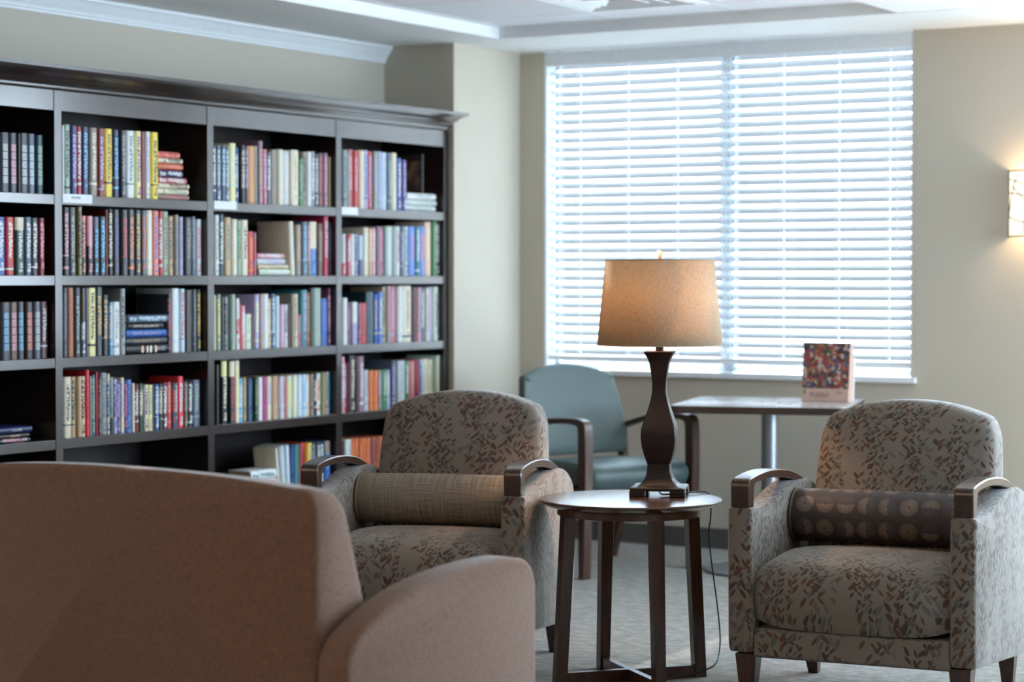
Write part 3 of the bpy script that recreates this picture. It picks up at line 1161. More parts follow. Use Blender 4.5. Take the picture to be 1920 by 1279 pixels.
def spine_text_mat(c, ink):
    """blurred lettering: short bars of ink running along the spine"""
    k = 'bookt_%s_%s' % (c, ink)
    if k not in MATS:
        t = NT('%s_spine_with_%s_lettering' % (c, ink))
        v = t.coords('Object', (1, 95, 210))
        n = t.noise(v, 1.0, 1)
        sp = t.n('ShaderNodeSeparateXYZ'); t.l(t.coords('Object'), sp.inputs[0])
        word_ = t.noise(t.coords('Object', (1, 30, 26)), 1.0, 1)
        centre = t.math('LESS_THAN', t.math('ABSOLUTE', sp.outputs[1]), 0.0095)
        m = t.math('MULTIPLY', t.math('MULTIPLY', t.math('GREATER_THAN', n, 0.47), t.math('GREATER_THAN', word_, 0.42)), centre)
        b = srgb(PAL[c])
        t.l(t.mix(m, b, srgb(PAL[ink])), t.b.inputs['Base Color'])
        t.set(Roughness=0.38)
        MATS[k] = t.m
    return MATS[k]


def label_mat(c, ink):
    """framed title panels of a bound encyclopedia"""
    k = 'bookl_%s_%s' % (c, ink)
    if k not in MATS:
        t = NT('%s_spine_with_%s_panels' % (c, ink))
        sp = t.n('ShaderNodeSeparateXYZ'); t.l(t.coords('Object'), sp.inputs[0])
        n = t.noise(t.coords('Object', (1, 260, 330)), 1.0, 1)
        inx = t.math('LESS_THAN', t.math('ABSOLUTE', sp.outputs[1]), 0.0125)
        f = t.math('FRACT', t.math('MULTIPLY', sp.outputs[2], 34.0))
        gap = t.math('GREATER_THAN', f, 0.16)
        edge = t.math('MAXIMUM', t.math('GREATER_THAN', t.math('ABSOLUTE', sp.outputs[1]), 0.0105), t.math('LESS_THAN', t.math('ABSOLUTE', t.math('SUBTRACT', f, 0.58)), 0.34))
        body = t.math('MAXIMUM', t.math('SUBTRACT', 1.0, edge), t.math('MULTIPLY', edge, t.math('MULTIPLY_ADD', t.math('GREATER_THAN', n, 0.48), 0.6, 0.3)))
        m = t.math('MULTIPLY', t.math('MULTIPLY', inx, gap), body)
        t.l(t.mix(m, srgb(PAL[c]), srgb(PAL[ink])), t.b.inputs['Base Color'])
        t.set(Roughness=0.35)
        MATS[k] = t.m
    return MATS[k]


M_pages = NT('book_pages')
_n = M_pages.noise(M_pages.coords('Object', (4, 900, 4)), 1, 2)
M_pages.l(M_pages.ramp(_n, [(0.3, srgb((196, 182, 156))), (0.7, srgb((226, 216, 194)))]), M_pages.b.inputs['Base Color'])
M_pages.set(Roughness=0.9)
M_pages = M_pages.m


def book_mesh(T, H, D, spec, rnd):
    """hard-cover: rounded spine at x=0, boards to x=-D; origin at the foot, mid-thickness"""
    style = ''
    for mark in ('#L', ':t'):
        if spec.endswith(mark):
            spec = spec[:-2]; style = mark[1:]
    top = None
    if ':' in spec:
        spec, tp = spec.split(':')
        fr = float(''.join(ch for ch in tp if ch in '0123456789.')); top = (fr, tp.lstrip('0123456789.'))
    base, ink = (spec.split('/') + [None])[:2]
    b = 0.0022 if T > 0.012 else 0.0012
    ht = T / 2
    bulge = min(0.004, T * 0.12)
    outer = [(-D, -ht), (-0.006, -ht), (-0.0015, -ht * 0.86), (bulge * 0.7, -ht * 0.5), (bulge, 0), (bulge * 0.7, ht * 0.5), (-0.0015, ht * 0.86), (-0.006, ht), (-D, ht)]
    inner = [(-D, ht - b), (-0.005, ht - b), (-0.005, -ht + b), (-D, -ht + b)]
    ring = outer + inner
    mats = [cover_mat(base)]

    def mi(m):
        if m not in mats:
            mats.append(m)
        return mats.index(m)
    zs = [(0.0, None)]
    if style == 'L':
        cuts = [(0.14, 0), (0.82, mi(label_mat(base, ink))), (1.0, 0)]
    elif ink:
        tm = mi(spine_text_mat(base, ink))
        a = rnd.choice([0.22, 0.30, 0.12]); c = rnd.choice([0.94, 0.88, 0.92])
        cuts = [(0.05, 0), (a - 0.02, 0 if rnd.random() < .5 else tm), (a, mi(cover_mat(ink)) if rnd.random() < 0.25 else 0), (c, tm), (1.0, 0)]
    else:
        cuts = [(1.0, 0)]
    if top:
        cuts2 = [q for q in cuts if q[0] < 1 - top[0]] + [(1 - top[0], cuts[-2][1] if len(cuts) > 1 else 0), (1.0, mi(cover_mat(top[1])))]
        cuts = cuts2
    elif rnd.random() < 0.3 and ink and style != 'L':
        # a contrasting band
        p = rnd.uniform(0.08, 0.2)
        cuts = [(p, 0), (p + 0.035, mi(cover_mat(ink)))] + [q for q in cuts if q[0] > p + 0.05]
    bm = bmesh.new()
    z = 0.0
    prev = [bm.verts.new((x, y, 0)) for x, y in ring]
    bot = prev
    for fr, m in cuts:
        nxt = [bm.verts.new((x, y, H * fr)) for x, y in ring]
        n = len(ring)
        for i in range(n):
            f = bm.faces.new((prev[i], prev[(i + 1) % n], nxt[(i + 1) % n], nxt[i]))
            f.material_index = m if 1 <= i <= 6 else 0
        prev = nxt
    for L in (bot, prev):
        # caps as boards + spine strips
        bm.faces.new((L[0], L[1], L[11], L[12])); bm.faces.new((L[7], L[8], L[9], L[10])); bm.faces.new((L[1], L[2], L[3], L[4], L[5], L[6], L[7], L[10], L[11]))
    pg = bbox(-D + 0.004, -0.0048, -ht + b, ht - b, 0.003, H - 0.003)
    return bm, pg, mats, base


BAYN = {1: 'first', 2: 'second', 3: 'third', 4: 'fourth'}
ROWN = {1: 'top', 2: 'second', 3: 'third', 4: 'fourth', 5: 'fifth'}
ORD = ['', 'first', 'second', 'third', 'fourth', 'fifth', 'sixth', 'seventh', 'eighth', 'ninth', 'tenth', 'eleventh', 'twelfth', 'thirteenth', 'fourteenth',
       'fifteenth', 'sixteenth', 'seventeenth', 'eighteenth', 'nineteenth', 'twentieth'] + ['twenty ' + q for q in ('first', 'second', 'third', 'fourth', 'fifth', 'sixth', 'seventh', 'eighth', 'ninth')] + ['thirtieth'] + ['thirty ' + q for q in ('first', 'second', 'third', 'fourth', 'fifth')]
SHZ = {1: 1.610, 2: 1.307, 3: 0.997, 4: 0.691, 5: 0.385}
rnd = random.Random(11)
cnt = {}
for line in BOOKS.strip().split('\n'):
    bay, row, y0, y1, h, spec = line.split()
    bay, row, y0, y1, h = int(bay), int(row), float(y0), float(y1), float(h)
    lean = 0.0
    if '~' in spec:
        spec, lv = spec.split('~'); lean = float(lv)
    cnt[(bay, row)] = k = cnt.get((bay, row), 0) + 1
    T = (y1 - y0) * (0.975 if not lean else 0.9)
    D = min(0.24, h * rnd.uniform(0.66, 0.74)) if bay != 3 or row != 1 else h * 0.7
    bm, pg, mats, base = book_mesh(T, h, D, spec, rnd)
    o = link('book', bm, mats)
    xs = -5.752 - rnd.uniform(0, 0.008)
    zb = SHZ[row] + 0.0005
    if lean:
        a = R(lean)
        o.location = (xs, y1 - T / 2, zb + math.sin(a) * T / 2 * 1.02); o.rotation_euler = (a, 0, 0)
    else:
        o.location = (xs, (y0 + y1) / 2, zb)
    link('pages', pg, M_pages, o, smooth=False)
    tall = 'tall ' if h > 0.245 else 'short ' if h < 0.195 else ''
    thick = 'thick ' if T > 0.04 else 'thin ' if T < 0.016 else ''
    tag(o, '%s%s%s book, %s from left on %s shelf, %s bay' % (tall, thick, word(base), ORD[k], ROWN[row], BAYN[bay]), 'book', 'books standing on the bookcase shelves')

stk = {}
rows = [l.split(None, 6) for l in STACKS.strip().split('\n')]
tot = {}
for r_ in rows:
    tot[(r_[0], r_[1])] = tot.get((r_[0], r_[1]), 0) + 1
for bay, row, y0, y1, z0, th, spec in rows:
    bay, row = int(bay), int(row); y0, y1, z0, th = float(y0), float(y1), float(z0), float(th)
    title = None
    p = spec.split('/')
    if len(p) == 3:
        title = p[2]; spec2 = p[0]
    else:
        spec2 = spec
    stk[(bay, row)] = k = stk.get((bay, row), 0) + 1
    L = y1 - y0; D = L * rnd.uniform(0.66, 0.72)
    bm, pg, mats, base = book_mesh(th * 0.985, L, D, spec2, rnd)
    o = link('book', bm, mats)
    yaw = rnd.uniform(-1.0, 1.0)
    o.location = (-5.757 - rnd.uniform(0, 0.006), y1 if False else y0, SHZ[row] + 0.0005 + z0 + th * 0.985 / 2)
    o.rotation_euler = (R(-90), 0, R(yaw) * 0)
    # head of the spine to the left: local z runs along +Y
    link('pages', pg, M_pages, o, smooth=False)
    if title:
        tm = cover_mat(p[1])
        parts = title.split()
        if title == 'DAVID':
            text_mesh('spine_title', 'DAVID', 0.021, tm, o, (0.0042, 0, L * 0.80), (0, PI / 2, 0), 0.0004).rotation_euler = Matrix(((0, 0, 1), (0, -1, 0), (1, 0, 0))).to_euler()
            for q in (0.30, 0.42, 0.50, 0.62):
                link('spine_band', bbox(0.0012, 0.0052, -th * 0.36, th * 0.36, L * (1 - q) - 0.006, L * (1 - q) + 0.006), cover_mat('peach' if q != 0.42 else 'white'), o, smooth=False)
        else:
            t_ = text_mesh('spine_title', title, th * 0.60, tm, o, (0.0036, 0, L * (0.5 if title != 'COLLINS' else 0.62)), (0, 0, 0), 0.0004)
            wdt = len(title) * th * 0.60 * 0.66
            t_.scale = (min(1.6, L * (0.80 if title != 'COLLINS' else 0.28) / wdt), 1, 1)
        # letters read from the foot towards the head, upright for the viewer
        o.children[-1].rotation_euler if False else None
        for ch in o.children:
            if ch.name.startswith('spine_title'):
                ch.rotation_euler = Matrix(((0, 0, 1), (0, -1, 0), (1, 0, 0))).to_euler()
    pos = 'topmost' if k == tot[(str(bay), str(row))] else 'lowest' if k == 1 else ORD[k] + ' from bottom'
    tag(o, '%s book lying flat, %s of the stack on %s shelf, %s bay' % (word(base), pos, ROWN[row], BAYN[bay]), 'book', 'books lying in stacks on the bookcase shelves')

# a paperback standing on the white stack, its cover towards the room
bm, pg, mats, base = book_mesh(0.013, 0.186, 0.148, 'darkbrown', random.Random(3))
fo = link('book', bm, mats)
fo.location = (-5.768, 8.815, 1.6105 + 0.0873)
link('pages', pg, M_pages, fo, smooth=False)
tag(fo, 'dark brown paperback standing upright on the stack of white books, fourth bay', 'book')
M_art = NT('brown_cover_art')
_v = M_art.noise(M_art.coords('Object', (14, 14, 14)), 1, 3)
M_art.l(M_art.ramp(_v, [(0.35, srgb((58, 44, 38))), (0.5, srgb((98, 72, 54))), (0.65, srgb((150, 122, 84)))]), M_art.b.inputs['Base Color'])
link('cover_art', bbox(-0.138, -0.012, -0.0073, -0.0066, 0.012, 0.150), M_art.m, fo, smooth=False)

# ================================================================ patterned armchairs
def arm_profile():
    top = smooth_path([(0.0, 0.606, 0), (0.10, 0.602, 0), (0.22, 0.612, 0), (0.36, 0.642, 0), (0.48, 0.655, 0), (0.60, 0.644, 0), (0.70, 0.605, 0), (0.735, 0.565, 0)], 4)
    pts = [(p.x, p.y) for p in top]
    pts += [(0.748, 0.50), (0.752, 0.40), (0.740, 0.25), (0.722, 0.125), (0.700, 0.112), (0.40, 0.136), (0.10, 0.162), (0.015, 0.170)]
    pts += [(0.004, 0.20), (0.0, 0.35), (-0.004, 0.5)]
    return pts


def bez_round(pts, r, n=4):
    """round the corners of a polygon"""
    out = []
    m = len(pts)
    for i in range(m):
        p0, p1, p2 = Vector(pts[i - 1]), Vector(pts[i]), Vector(pts[(i + 1) % m])
        a = (p0 - p1); b = (p2 - p1)
        rr = min(r, a.length * 0.45, b.length * 0.45)
        A = p1 + a.normalized() * rr; B = p1 + b.normalized() * rr
        for k in range(n + 1):
            t = k / n
            q = A * (1 - t) ** 2 + p1 * 2 * t * (1 - t) + B * t * t
            out.append((q.x, q.y))
    return out


def make_armchair(name, loc, rz, label, uvo):
    t = empty(name, loc, rz, label, 'armchair', 'patterned armchairs')
    W2 = 0.378; AW = 0.078
    ap = arm_profile()
    for s in (-1, 1):
        lay = [(0, 0.010), (0.004, 0.003), (0.010, 0.0), (AW - 0.010, 0.0), (AW - 0.004, 0.003), (AW, 0.010)]
        bm = loft(ap, lay, lambda u, v, h, s=s: (s * (W2 - AW + h), u, v))
        o = link('arm_panel', bm, M_leaf, t); uv_fabric(o, uvo + s * 0.35, 0.11)
        # bentwood armrest: short front post flowing into an arched rail
        cx = s * (W2 - AW / 2)
        up = smooth_path([(0.003, 0.607, 0), (0.000, 0.650, 0), (0.001, 0.676, 0), (0.008, 0.690, 0), (0.030, 0.696, 0), (0.10, 0.703, 0), (0.20, 0.706, 0), (0.32, 0.700, 0), (0.44, 0.683, 0), (0.56, 0.650, 0)], 5)
        lo = smooth_path([(0.56, 0.632, 0), (0.44, 0.658, 0), (0.32, 0.675, 0), (0.20, 0.682, 0), (0.10, 0.680, 0), (0.060, 0.675, 0), (0.050, 0.664, 0), (0.047, 0.645, 0), (0.046, 0.605, 0)], 5)
        pl = [(p.x, p.y) for p in up] + [(p.x, p.y) for p in lo]
        hw = 0.029
        bm = loft(pl, [(-hw, 0.003), (-hw + 0.003, 0.0), (hw - 0.003, 0.0), (hw, 0.003)], lambda u, v, h, cx=cx: (cx + h, u, v), fan=False)
        link('armrest', bm, M_armwood, t)
    # seat cushion: crowned, with a bulging waterfall front
    IW = W2 - AW
    sp = smooth_path([(0.012, 0.245, 0), (-0.012, 0.30, 0), (-0.018, 0.36, 0), (-0.004, 0.415, 0), (0.035, 0.448, 0), (0.12, 0.466, 0), (0.26, 0.472, 0), (0.40, 0.462, 0), (0.50, 0.448, 0)], 5)
    pts = [(p.x, p.y) for p in sp] + [(0.50, 0.30), (0.50, 0.245)]
    NL = 14; lay = []
    for i in range(NL + 1):
        u = -1 + 2 * i / NL
        e = abs(u)
        lay.append((u * (IW - 0.0015), 0.030 * e ** 10 + 0.009 * e * e))
    bm = loft(pts, lay, lambda u, v, h: (h, u, v))
    o = link('seat', bm, M_leaf, t); uv_fabric(o, uvo, 0.0)
    o = link('front_rail', bbox(-IW + 0.001, IW - 0.001, 0.012, 0.05, 0.160, 0.243), M_leaf, t, bevel=0.008, seg=3); uv_fabric(o, uvo + 0.6, 0.3)
    o = link('seat_base', bbox(-IW + 0.001, IW - 0.001, 0.051, 0.66, 0.150, 0.243), M_leaf, t, bevel=0.004); uv_fabric(o, uvo, 0.3)
    # back: arched top, rounded shoulders, raked
    BW = 0.296
    tp = []
    for i in range(17):
        u = -1 + 2 * i / 16
        tp.append((u * (BW - 0.045), 0.905 - 0.048 * abs(u) ** 2.2))
    ol = [(BW - 0.012, 0.80), (BW - 0.004, 0.70), (BW, 0.55), (BW, 0.25), (-BW, 0.25), (-BW, 0.55), (-BW + 0.004, 0.70), (-BW + 0.012, 0.80), (-BW + 0.030, 0.842)] + tp + [(BW - 0.030, 0.842)]
    ol = bez_round(ol, 0.03, 3)

    def bk(u, v, h):
        # h: 0 rear face .. 0.13 front face; lean grows with height; slight belly on the front
        k = (v - 0.25)
        y_rear = 0.655 + 0.115 * (k / 0.65)
        belly = 0.020 * max(0, h / 0.15) * (1 - ((v - 0.56) / 0.36) ** 2) * (1 - 0.6 * (u / BW) ** 2)
        thick = 0.155 - 0.045 * (k / 0.65)
        return (u, y_rear - h / 0.13 * thick - belly, v)
    bm = loft(ol, [(0, 0.012), (0.006, 0.002), (0.014, 0), (0.105, 0), (0.120, 0.006), (0.128, 0.018), (0.132, 0.04), (0.134, 0.12), (0.135, 0.22)], bk)
    o = link('backrest', bm, M_leaf, t); uv_fabric(o, uvo + 0.02, 0.07)
    # tapered legs
    for sx in (-1, 1):
        for fr in (0, 1):
            bm = bmesh.new()
            if fr:
                zt, x, y, dx, dy, a, b = 0.165, sx * (W2 - 0.052), 0.050, sx * 0.002, 0.004, 0.033, 0.018
            else:
                zt, x, y, dx, dy, a, b = 0.125, sx * (W2 - 0.055), 0.660, sx * -0.004, 0.030, 0.028, 0.016
            A = [bm.verts.new((x + dx + i * b, y + dy + j * b, 0)) for i, j in ((-1, -1), (1, -1), (1, 1), (-1, 1))]
            B = [bm.verts.new((x + i * a, y + j * a, zt)) for i, j in ((-1, -1), (1, -1), (1, 1), (-1, 1))]
            loop_faces(bm, A, B); bm.faces.new(A); bm.faces.new(B)
            link('leg', bm, M_walnut, t, bevel=0.002)
    return t


RC = (-2.492, 6.095, 0); RYAW = R(5.8)
LC = (-3.917, 5.907, 0); LYAW = R(17.0)
chR = make_armchair('armchair', RC, RYAW, 'leaf patterned armchair right of the round table, holding a dark brown bolster', 0.0)
chL = make_armchair('armchair', LC, LYAW, 'leaf patterned armchair left of the round table, holding a plain beige bolster', 0.9)


def bolster(chair_loc, yaw, mat, label, L=0.585, r=0.083):
    n = 48
    bm = bmesh.new()
    uvl = bm.loops.layers.uv.new('UVMap')
    prof = [(-L / 2 - 0.004, 0.0), (-L / 2 - 0.004, r * 0.5), (-L / 2 - 0.001, r * 0.86), (-L / 2 + 0.004, r * 0.97), (-L / 2 + 0.012, r)]
    for k in range(1, 9):
        u = -1 + 2 * k / 9
        prof.append((u * (L / 2 - 0.012), r + 0.003 * (1 - u * u)))
    prof += [(L / 2 - 0.012, r), (L / 2 - 0.004, r * 0.97), (L / 2 + 0.001, r * 0.86), (L / 2 + 0.004, r * 0.5), (L / 2 + 0.004, 0.0)]
    rings = []
    for x, q in prof:
        rings.append([bm.verts.new((x, math.sin(2 * PI * i / n) * max(q, 1e-4), -math.cos(2 * PI * i / n) * max(q, 1e-4))) for i in range(n)])
    for a in range(len(rings) - 1):
        for i in range(n):
            j = (i + 1) % n
            f = bm.faces.new((rings[a][i], rings[a][j], rings[a + 1][j], rings[a + 1][i]))
            for lp, (rr, ii) in zip(f.loops, ((a, i), (a, i + 1), (a + 1, i + 1), (a + 1, i))):
                lp[uvl].uv = (prof[rr][0] + 5.0, ii / n * 2 * PI * r + 0.012)
    c = Vector(chair_loc) + Matrix.Rotation(yaw, 3, 'Z') @ Vector((0, 0.418, 0.4665 + r))
    me_o = link('bolster_cushion', bm, mat)
    me_o.location = c; me_o.rotation_euler = (R(4), 0, yaw)
    tag(me_o, label, 'cushion')
    for sx in (-1, 1):
        b2 = bmesh.new()
        ring = [(sx * (L / 2 - 0.001), math.cos(2 * PI * i / 40) * (r * 0.985), math.sin(2 * PI * i / 40) * (r * 0.985)) for i in range(41)]
        tube(b2, ring, 0.0035, 6)
        link('piping', b2, M_pipe[label[:4]], me_o)
    return me_o


M_pipe = {'dark': plain('tan_piping', (112, 84, 62), 0.6), 'beig': plain('beige_piping', (132, 110, 84), 0.7)}
bolster(RC, RYAW, M_bolB, 'dark brown bolster printed with starburst discs, on the right armchair')
bolster(LC, LYAW, M_bolA, 'beige woven bolster cushion on the left patterned armchair')

# ================================================================ taupe loveseat, seen from behind
SW = 1.37
srot = R(171.9)
corner = Vector((-2.743, 3.894, 0))       # rear outer corner of its right arm
so_loc = corner - Matrix.Rotation(srot, 3, 'Z') @ Vector((-SW / 2, 0.80, 0))
so = empty('loveseat', so_loc, srot, 'taupe woven upholstered loveseat seen from behind, nearest the camera', 'loveseat')
AWs = 0.095
ap = smooth_path([(0.800, 0.460, 0), (0.775, 0.508, 0), (0.70, 0.558, 0), (0.58, 0.602, 0), (0.44, 0.629, 0), (0.30, 0.641, 0), (0.21, 0.639, 0), (0.170, 0.626, 0), (0.148, 0.598, 0), (0.140, 0.57, 0)], 6)
ap = [(p.x, p.y) for p in ap] + [(0.140, 0.40), (0.142, 0.12), (0.80, 0.12), (0.802, 0.3)]
for s in (-1, 1):
    bm = loft(ap, [(0, 0.016), (0.004, 0.006), (0.012, 0.0), (AWs - 0.012, 0.0), (AWs - 0.004, 0.006), (AWs, 0.016)], lambda u, v, h, s=s: (s * (SW / 2 - AWs + h), u, v))
    link('arm_panel', bm, M_sofa, so)
BWs = SW / 2 - AWs
tp = []
for i in range(25):
    u = -1 + 2 * i / 24
    tp.append((u * (BWs - 0.02), 0.853 - 0.022 * abs(u) ** 2.5))
ol = [(BWs, 0.790), (BWs, 0.5), (BWs, 0.14), (-BWs, 0.14), (-BWs, 0.5), (-BWs, 0.790)] + tp
ol = bez_round(ol, 0.03, 4)


def sbk(u, v, h):
    # side view: rear face nearly plumb, front face swelling forward towards the seat
    k = max(0.0, (0.853 - v) / 0.42)
    th = 0.055 + 0.150 * min(1.0, k) ** 0.62
    return (u, 0.798 - 0.012 * (1 - k) * 0 - h * th, v)


bm = loft(ol, [(0, 0.016), (0.04, 0.005), (0.12, 0), (0.80, 0), (0.93, 0.006), (1.0, 0.022)], sbk)
link('backrest', bm, M_sofa, so)
link('seat_base', bbox(-BWs + 0.001, BWs - 0.001, 0.16, 0.60, 0.13, 0.30), M_sofa, so, bevel=0.01)
for s in (-1, 1):
    bm = loft(bez_round([(0.12, 0.31), (0.12, 0.45), (0.60, 0.45), (0.60, 0.31)], 0.04), [(0.0, 0.02), (0.01, 0.005), (0.03, 0), (BWs - 0.035, 0), (BWs - 0.012, 0.005), (BWs - 0.003, 0.02)], lambda u, v, h, s=s: (s * (h + 0.001), u, v))
    link('seat_cushion', bm, M_sofa, so)
for sx in (-1, 1):
    for y in (0.19, 0.74):
        bm = bmesh.new()
        x = sx * (SW / 2 - 0.05)
        A = [bm.verts.new((x + i * 0.017, y + j * 0.017, 0)) for i, j in ((-1, -1), (1, -1), (1, 1), (-1, 1))]
        B = [bm.verts.new((x + i * 0.028, y + j * 0.028, 0.125)) for i, j in ((-1, -1), (1, -1), (1, 1), (-1, 1))]
        loop_faces(bm, A, B); bm.faces.new(A); bm.faces.new(B)
        link('leg', bm, M_walnut, so, bevel=0.002)

# ================================================================ round side table
TC = (-3.327, 6.300)
ZTAB = 0.590
TROT = R(30.9 + 18.8)
rt = empty('side_table', (TC[0], TC[1], 0), TROT, 'round dark walnut side table with splayed legs, carrying the lamp', 'side table')
bm = bmesh.new()
lathe(bm, [(0.0001, 0.562), (0.235, 0.562), (0.262, 0.566), (0.286, 0.578), (0.294, 0.583), (0.295, 0.5865), (0.292, 0.5895), (0.286, 0.590), (0.0001, 0.590)], 96, close=False)
link('tabletop', bm, M_walnut_top, rt)
bm = bmesh.new()
lathe(bm, [(0.222, 0.540), (0.236, 0.540), (0.236, 0.5618), (0.222, 0.5618)], 72, close=False)
fs = list(bm.verts)
n = 72
for i in range(n):
    bm.faces.new((fs[i], fs[(i + 1) % n], fs[3 * n + (i + 1) % n], fs[3 * n + i]))
link('apron', bm, M_walnut_top, rt)
for k in range(4):
    a = k * PI / 2
    M = Matrix.Rotation(a, 4, 'Z')
    bm = bmesh.new()
    # slender plank leg: radial depth 0.036, tangential 0.022
    r0, r1 = 0.262, 0.232
    hw_ = 0.0215
    A = [bm.verts.new(M @ Vector((r0 - i, j, 0))) for i, j in ((0.040, -hw_ * .8), (0, -hw_ * .8), (0, hw_ * .8), (0.040, hw_ * .8))]
    B = [bm.verts.new(M @ Vector((r1 - i, j, 0.5615))) for i, j in ((0.040, -hw_), (0, -hw_), (0, hw_), (0.040, hw_))]
    loop_faces(bm, A, B); bm.faces.new(A); bm.faces.new(B)
    link('leg', bm, M_walnut, rt, bevel=0.002)
for k in range(2):
    M = Matrix.Rotation(k * PI / 2, 4, 'Z')
    bm = bmesh.new()
    if k == 0:
        box(bm, -0.224, 0.224, -0.012, 0.012, 0.002, 0.040, M=M)
    else:
        box(bm, -0.224, -0.0125, -0.012, 0.012, 0.002, 0.040, M=M); box(bm, 0.0125, 0.224, -0.012, 0.012, 0.002, 0.040, M=M)
    link('stretcher', bm, M_walnut, rt, bevel=0.0015)

# ================================================================ table lamp
LP = (-3.295, 6.442)
LROT = R(30.9 - 9)
lamp = empty('table_lamp', (LP[0], LP[1], ZTAB + 0.0006), LROT, 'table lamp with dark bronze baluster base and glowing linen drum shade', 'lamp')


def sq_sweep(bm, prof, round_=0.06):
    """square-section turned body: half-width per height"""
    prev = None
    for hw2, z in prof:
        c = hw2 * round_
        pts = []
        for sx, sy in ((1, -1), (1, 1), (-1, 1), (-1, -1)):
            if sx * sy < 0:
                pts += [(sx * (hw2 - c), sy * hw2), (sx * hw2, sy * (hw2 - c))]
            else:
                pts += [(sx * hw2, sy * (hw2 - c)), (sx * (hw2 - c), sy * hw2)]
        L = [bm.verts.new((p[0], p[1], z)) for p in pts]
        if prev:
            loop_faces(bm, prev, L)
        else:
            bm.faces.new(L)
        prev = L
    bm.faces.new(prev)


def LZ(z):
    return 0.0208 + 0.984 * z - ZTAB


M_lampbody = plain('bronze_lamp_lacquer', (44, 34, 31), 0.38, metal=0.35, bump=(35, 0.05, 0.001))
body = [(p.x, p.y) for p in smooth_path([(0.066 / 2, .6835, 0), (0.081 / 2, .709, 0), (0.096 / 2, .744, 0), (0.101 / 2, .778, 0), (0.096 / 2, .806, 0), (0.077 / 2, .840, 0), (0.054 / 2, .882, 0), (0.041 / 2, .923, 0), (0.043 / 2, .965, 0), (0.058 / 2, 1.020, 0), (0.087 / 2, 1.054, 0)], 5)]
bm = bmesh.new(); sq_sweep(bm, [(a * 1.12, LZ(z)) for a, z in body] + [(0.090 / 2, LZ(1.0545))])
link('lamp_body', bm, M_lampbody, lamp)
foot = [(p.x, p.y) for p in smooth_path([(0.128 / 2, .6095, 0), (0.104 / 2, .618, 0), (0.084 / 2, .634, 0), (0.071 / 2, .656, 0), (0.067 / 2, .683, 0)], 5)]
bm = bmesh.new(); sq_sweep(bm, [(0.177 / 2, LZ(.598)), (0.178 / 2, LZ(.600)), (0.178 / 2, LZ(.606)), (0.168 / 2, LZ(.6095))] + [(a * 1.09, LZ(z)) for a, z in foot])
link('lamp_pedestal', bm, M_lampbody, lamp)
for sx in (-1, 1):
    for sy in (-1, 1):
        link('lamp_foot', bbox(min(sx * 0.040, sx * 0.090), max(sx * 0.040, sx * 0.090), min(sy * 0.040, sy * 0.090), max(sy * 0.040, sy * 0.090), 0.0, LZ(.5985)), M_lampbody, lamp, bevel=0.002)
bm = bmesh.new()
lathe(bm, [(0.013, LZ(1.054)), (0.013, LZ(1.085)), (0.016, LZ(1.09)), (0.016, LZ(1.13)), (0.0, LZ(1.135))], 20, close=False)
link('socket', bm, M_darkmetal, lamp)
bm = bmesh.new()
lathe(bm, [(0.0001, LZ(1.13)), (0.014, LZ(1.14)), (0.022, LZ(1.165)), (0.029, LZ(1.195)), (0.024, LZ(1.225)), (0.0001, LZ(1.238))], 20, close=False)
link('bulb', bm, emit_mat('warm_bulb', (255, 196, 130), 6.0), lamp)
# harp and finial
bm = bmesh.new()
hp = smooth_path([(0.014, 0, LZ(1.10)), (0.055, 0, LZ(1.16)), (0.052, 0, LZ(1.26)), (0.0, 0, LZ(1.345)), (-0.052, 0, LZ(1.26)), (-0.055, 0, LZ(1.16)), (-0.014, 0, LZ(1.10))], 8)
tube(bm, hp, 0.0018, 6)
link('harp', bm, M_metal, lamp)
bm = bmesh.new(); sq_sweep(bm, [(0.008, LZ(1.350)), (0.008, LZ(1.355)), (0.0045, LZ(1.360)), (0.0055, LZ(1.370)), (0.0085, LZ(1.380)), (0.0125, LZ(1.387)), (0.0115, LZ(1.3885))])
link('finial', bm, plain('finial_bronze', (120, 92, 78), 0.35, metal=0.6), lamp)
# shade: linen, open top and bottom, with thickness, a little unround like the real one
bm = bmesh.new()
r_t, r_b, zt, zb = 0.1775, 0.2035, LZ(1.356), LZ(1.076)
NS = 72
R0 = [bm.verts.new((r_b * math.cos(2 * PI * i / NS), r_b * math.sin(2 * PI * i / NS), zb)) for i in range(NS)]
R1 = [bm.verts.new((r_t * math.cos(2 * PI * i / NS), r_t * math.sin(2 * PI * i / NS), zt)) for i in range(NS)]
loop_faces(bm, R0, R1)
sh = link('lamp_shade', bm, M_shade, lamp)
sh.location = (0, 0, 0)
md = sh.modifiers.new('thickness', 'SOLIDIFY'); md.thickness = 0.0012; md.offset = -1
for rr, z in ((r_t, zt), (r_b, zb)):
    bm = bmesh.new()
    tube(bm, [(rr * math.cos(2 * PI * i / 72) * 1.001, rr * math.sin(2 * PI * i / 72) * 1.001, z) for i in range(73)], 0.0016, 6)
    link('shade_trim', bm, plain('shade_trim_tape', (176, 150, 126), 0.8), lamp)
bm = bmesh.new()
for k in range(3):
    a = k * 2 * PI / 3 + 0.3
    tube(bm, [(0, 0, LZ(1.350)), (r_t * math.cos(a), r_t * math.sin(a), zt - 0.003)], 0.0014, 6)
link('spider', bm, M_metal, lamp)
pl = bpy.data.lights.new('lamp_bulb_light', 'POINT'); pl.energy = 19; pl.color = (1.0, 0.62, 0.34); pl.shadow_soft_size = 0.03
po = bpy.data.objects.new('lamp_bulb_light', pl); COL.objects.link(po); po.parent = lamp; po.location = (-0.03, -0.045, LZ(1.265))
# cord: out from under the base, over the table edge and down beside the leg
inv = Matrix.Rotation(-LROT, 4, 'Z')


def w2l(x, y, z):
    return inv @ Vector((x - LP[0], y - LP[1], z - ZTAB))


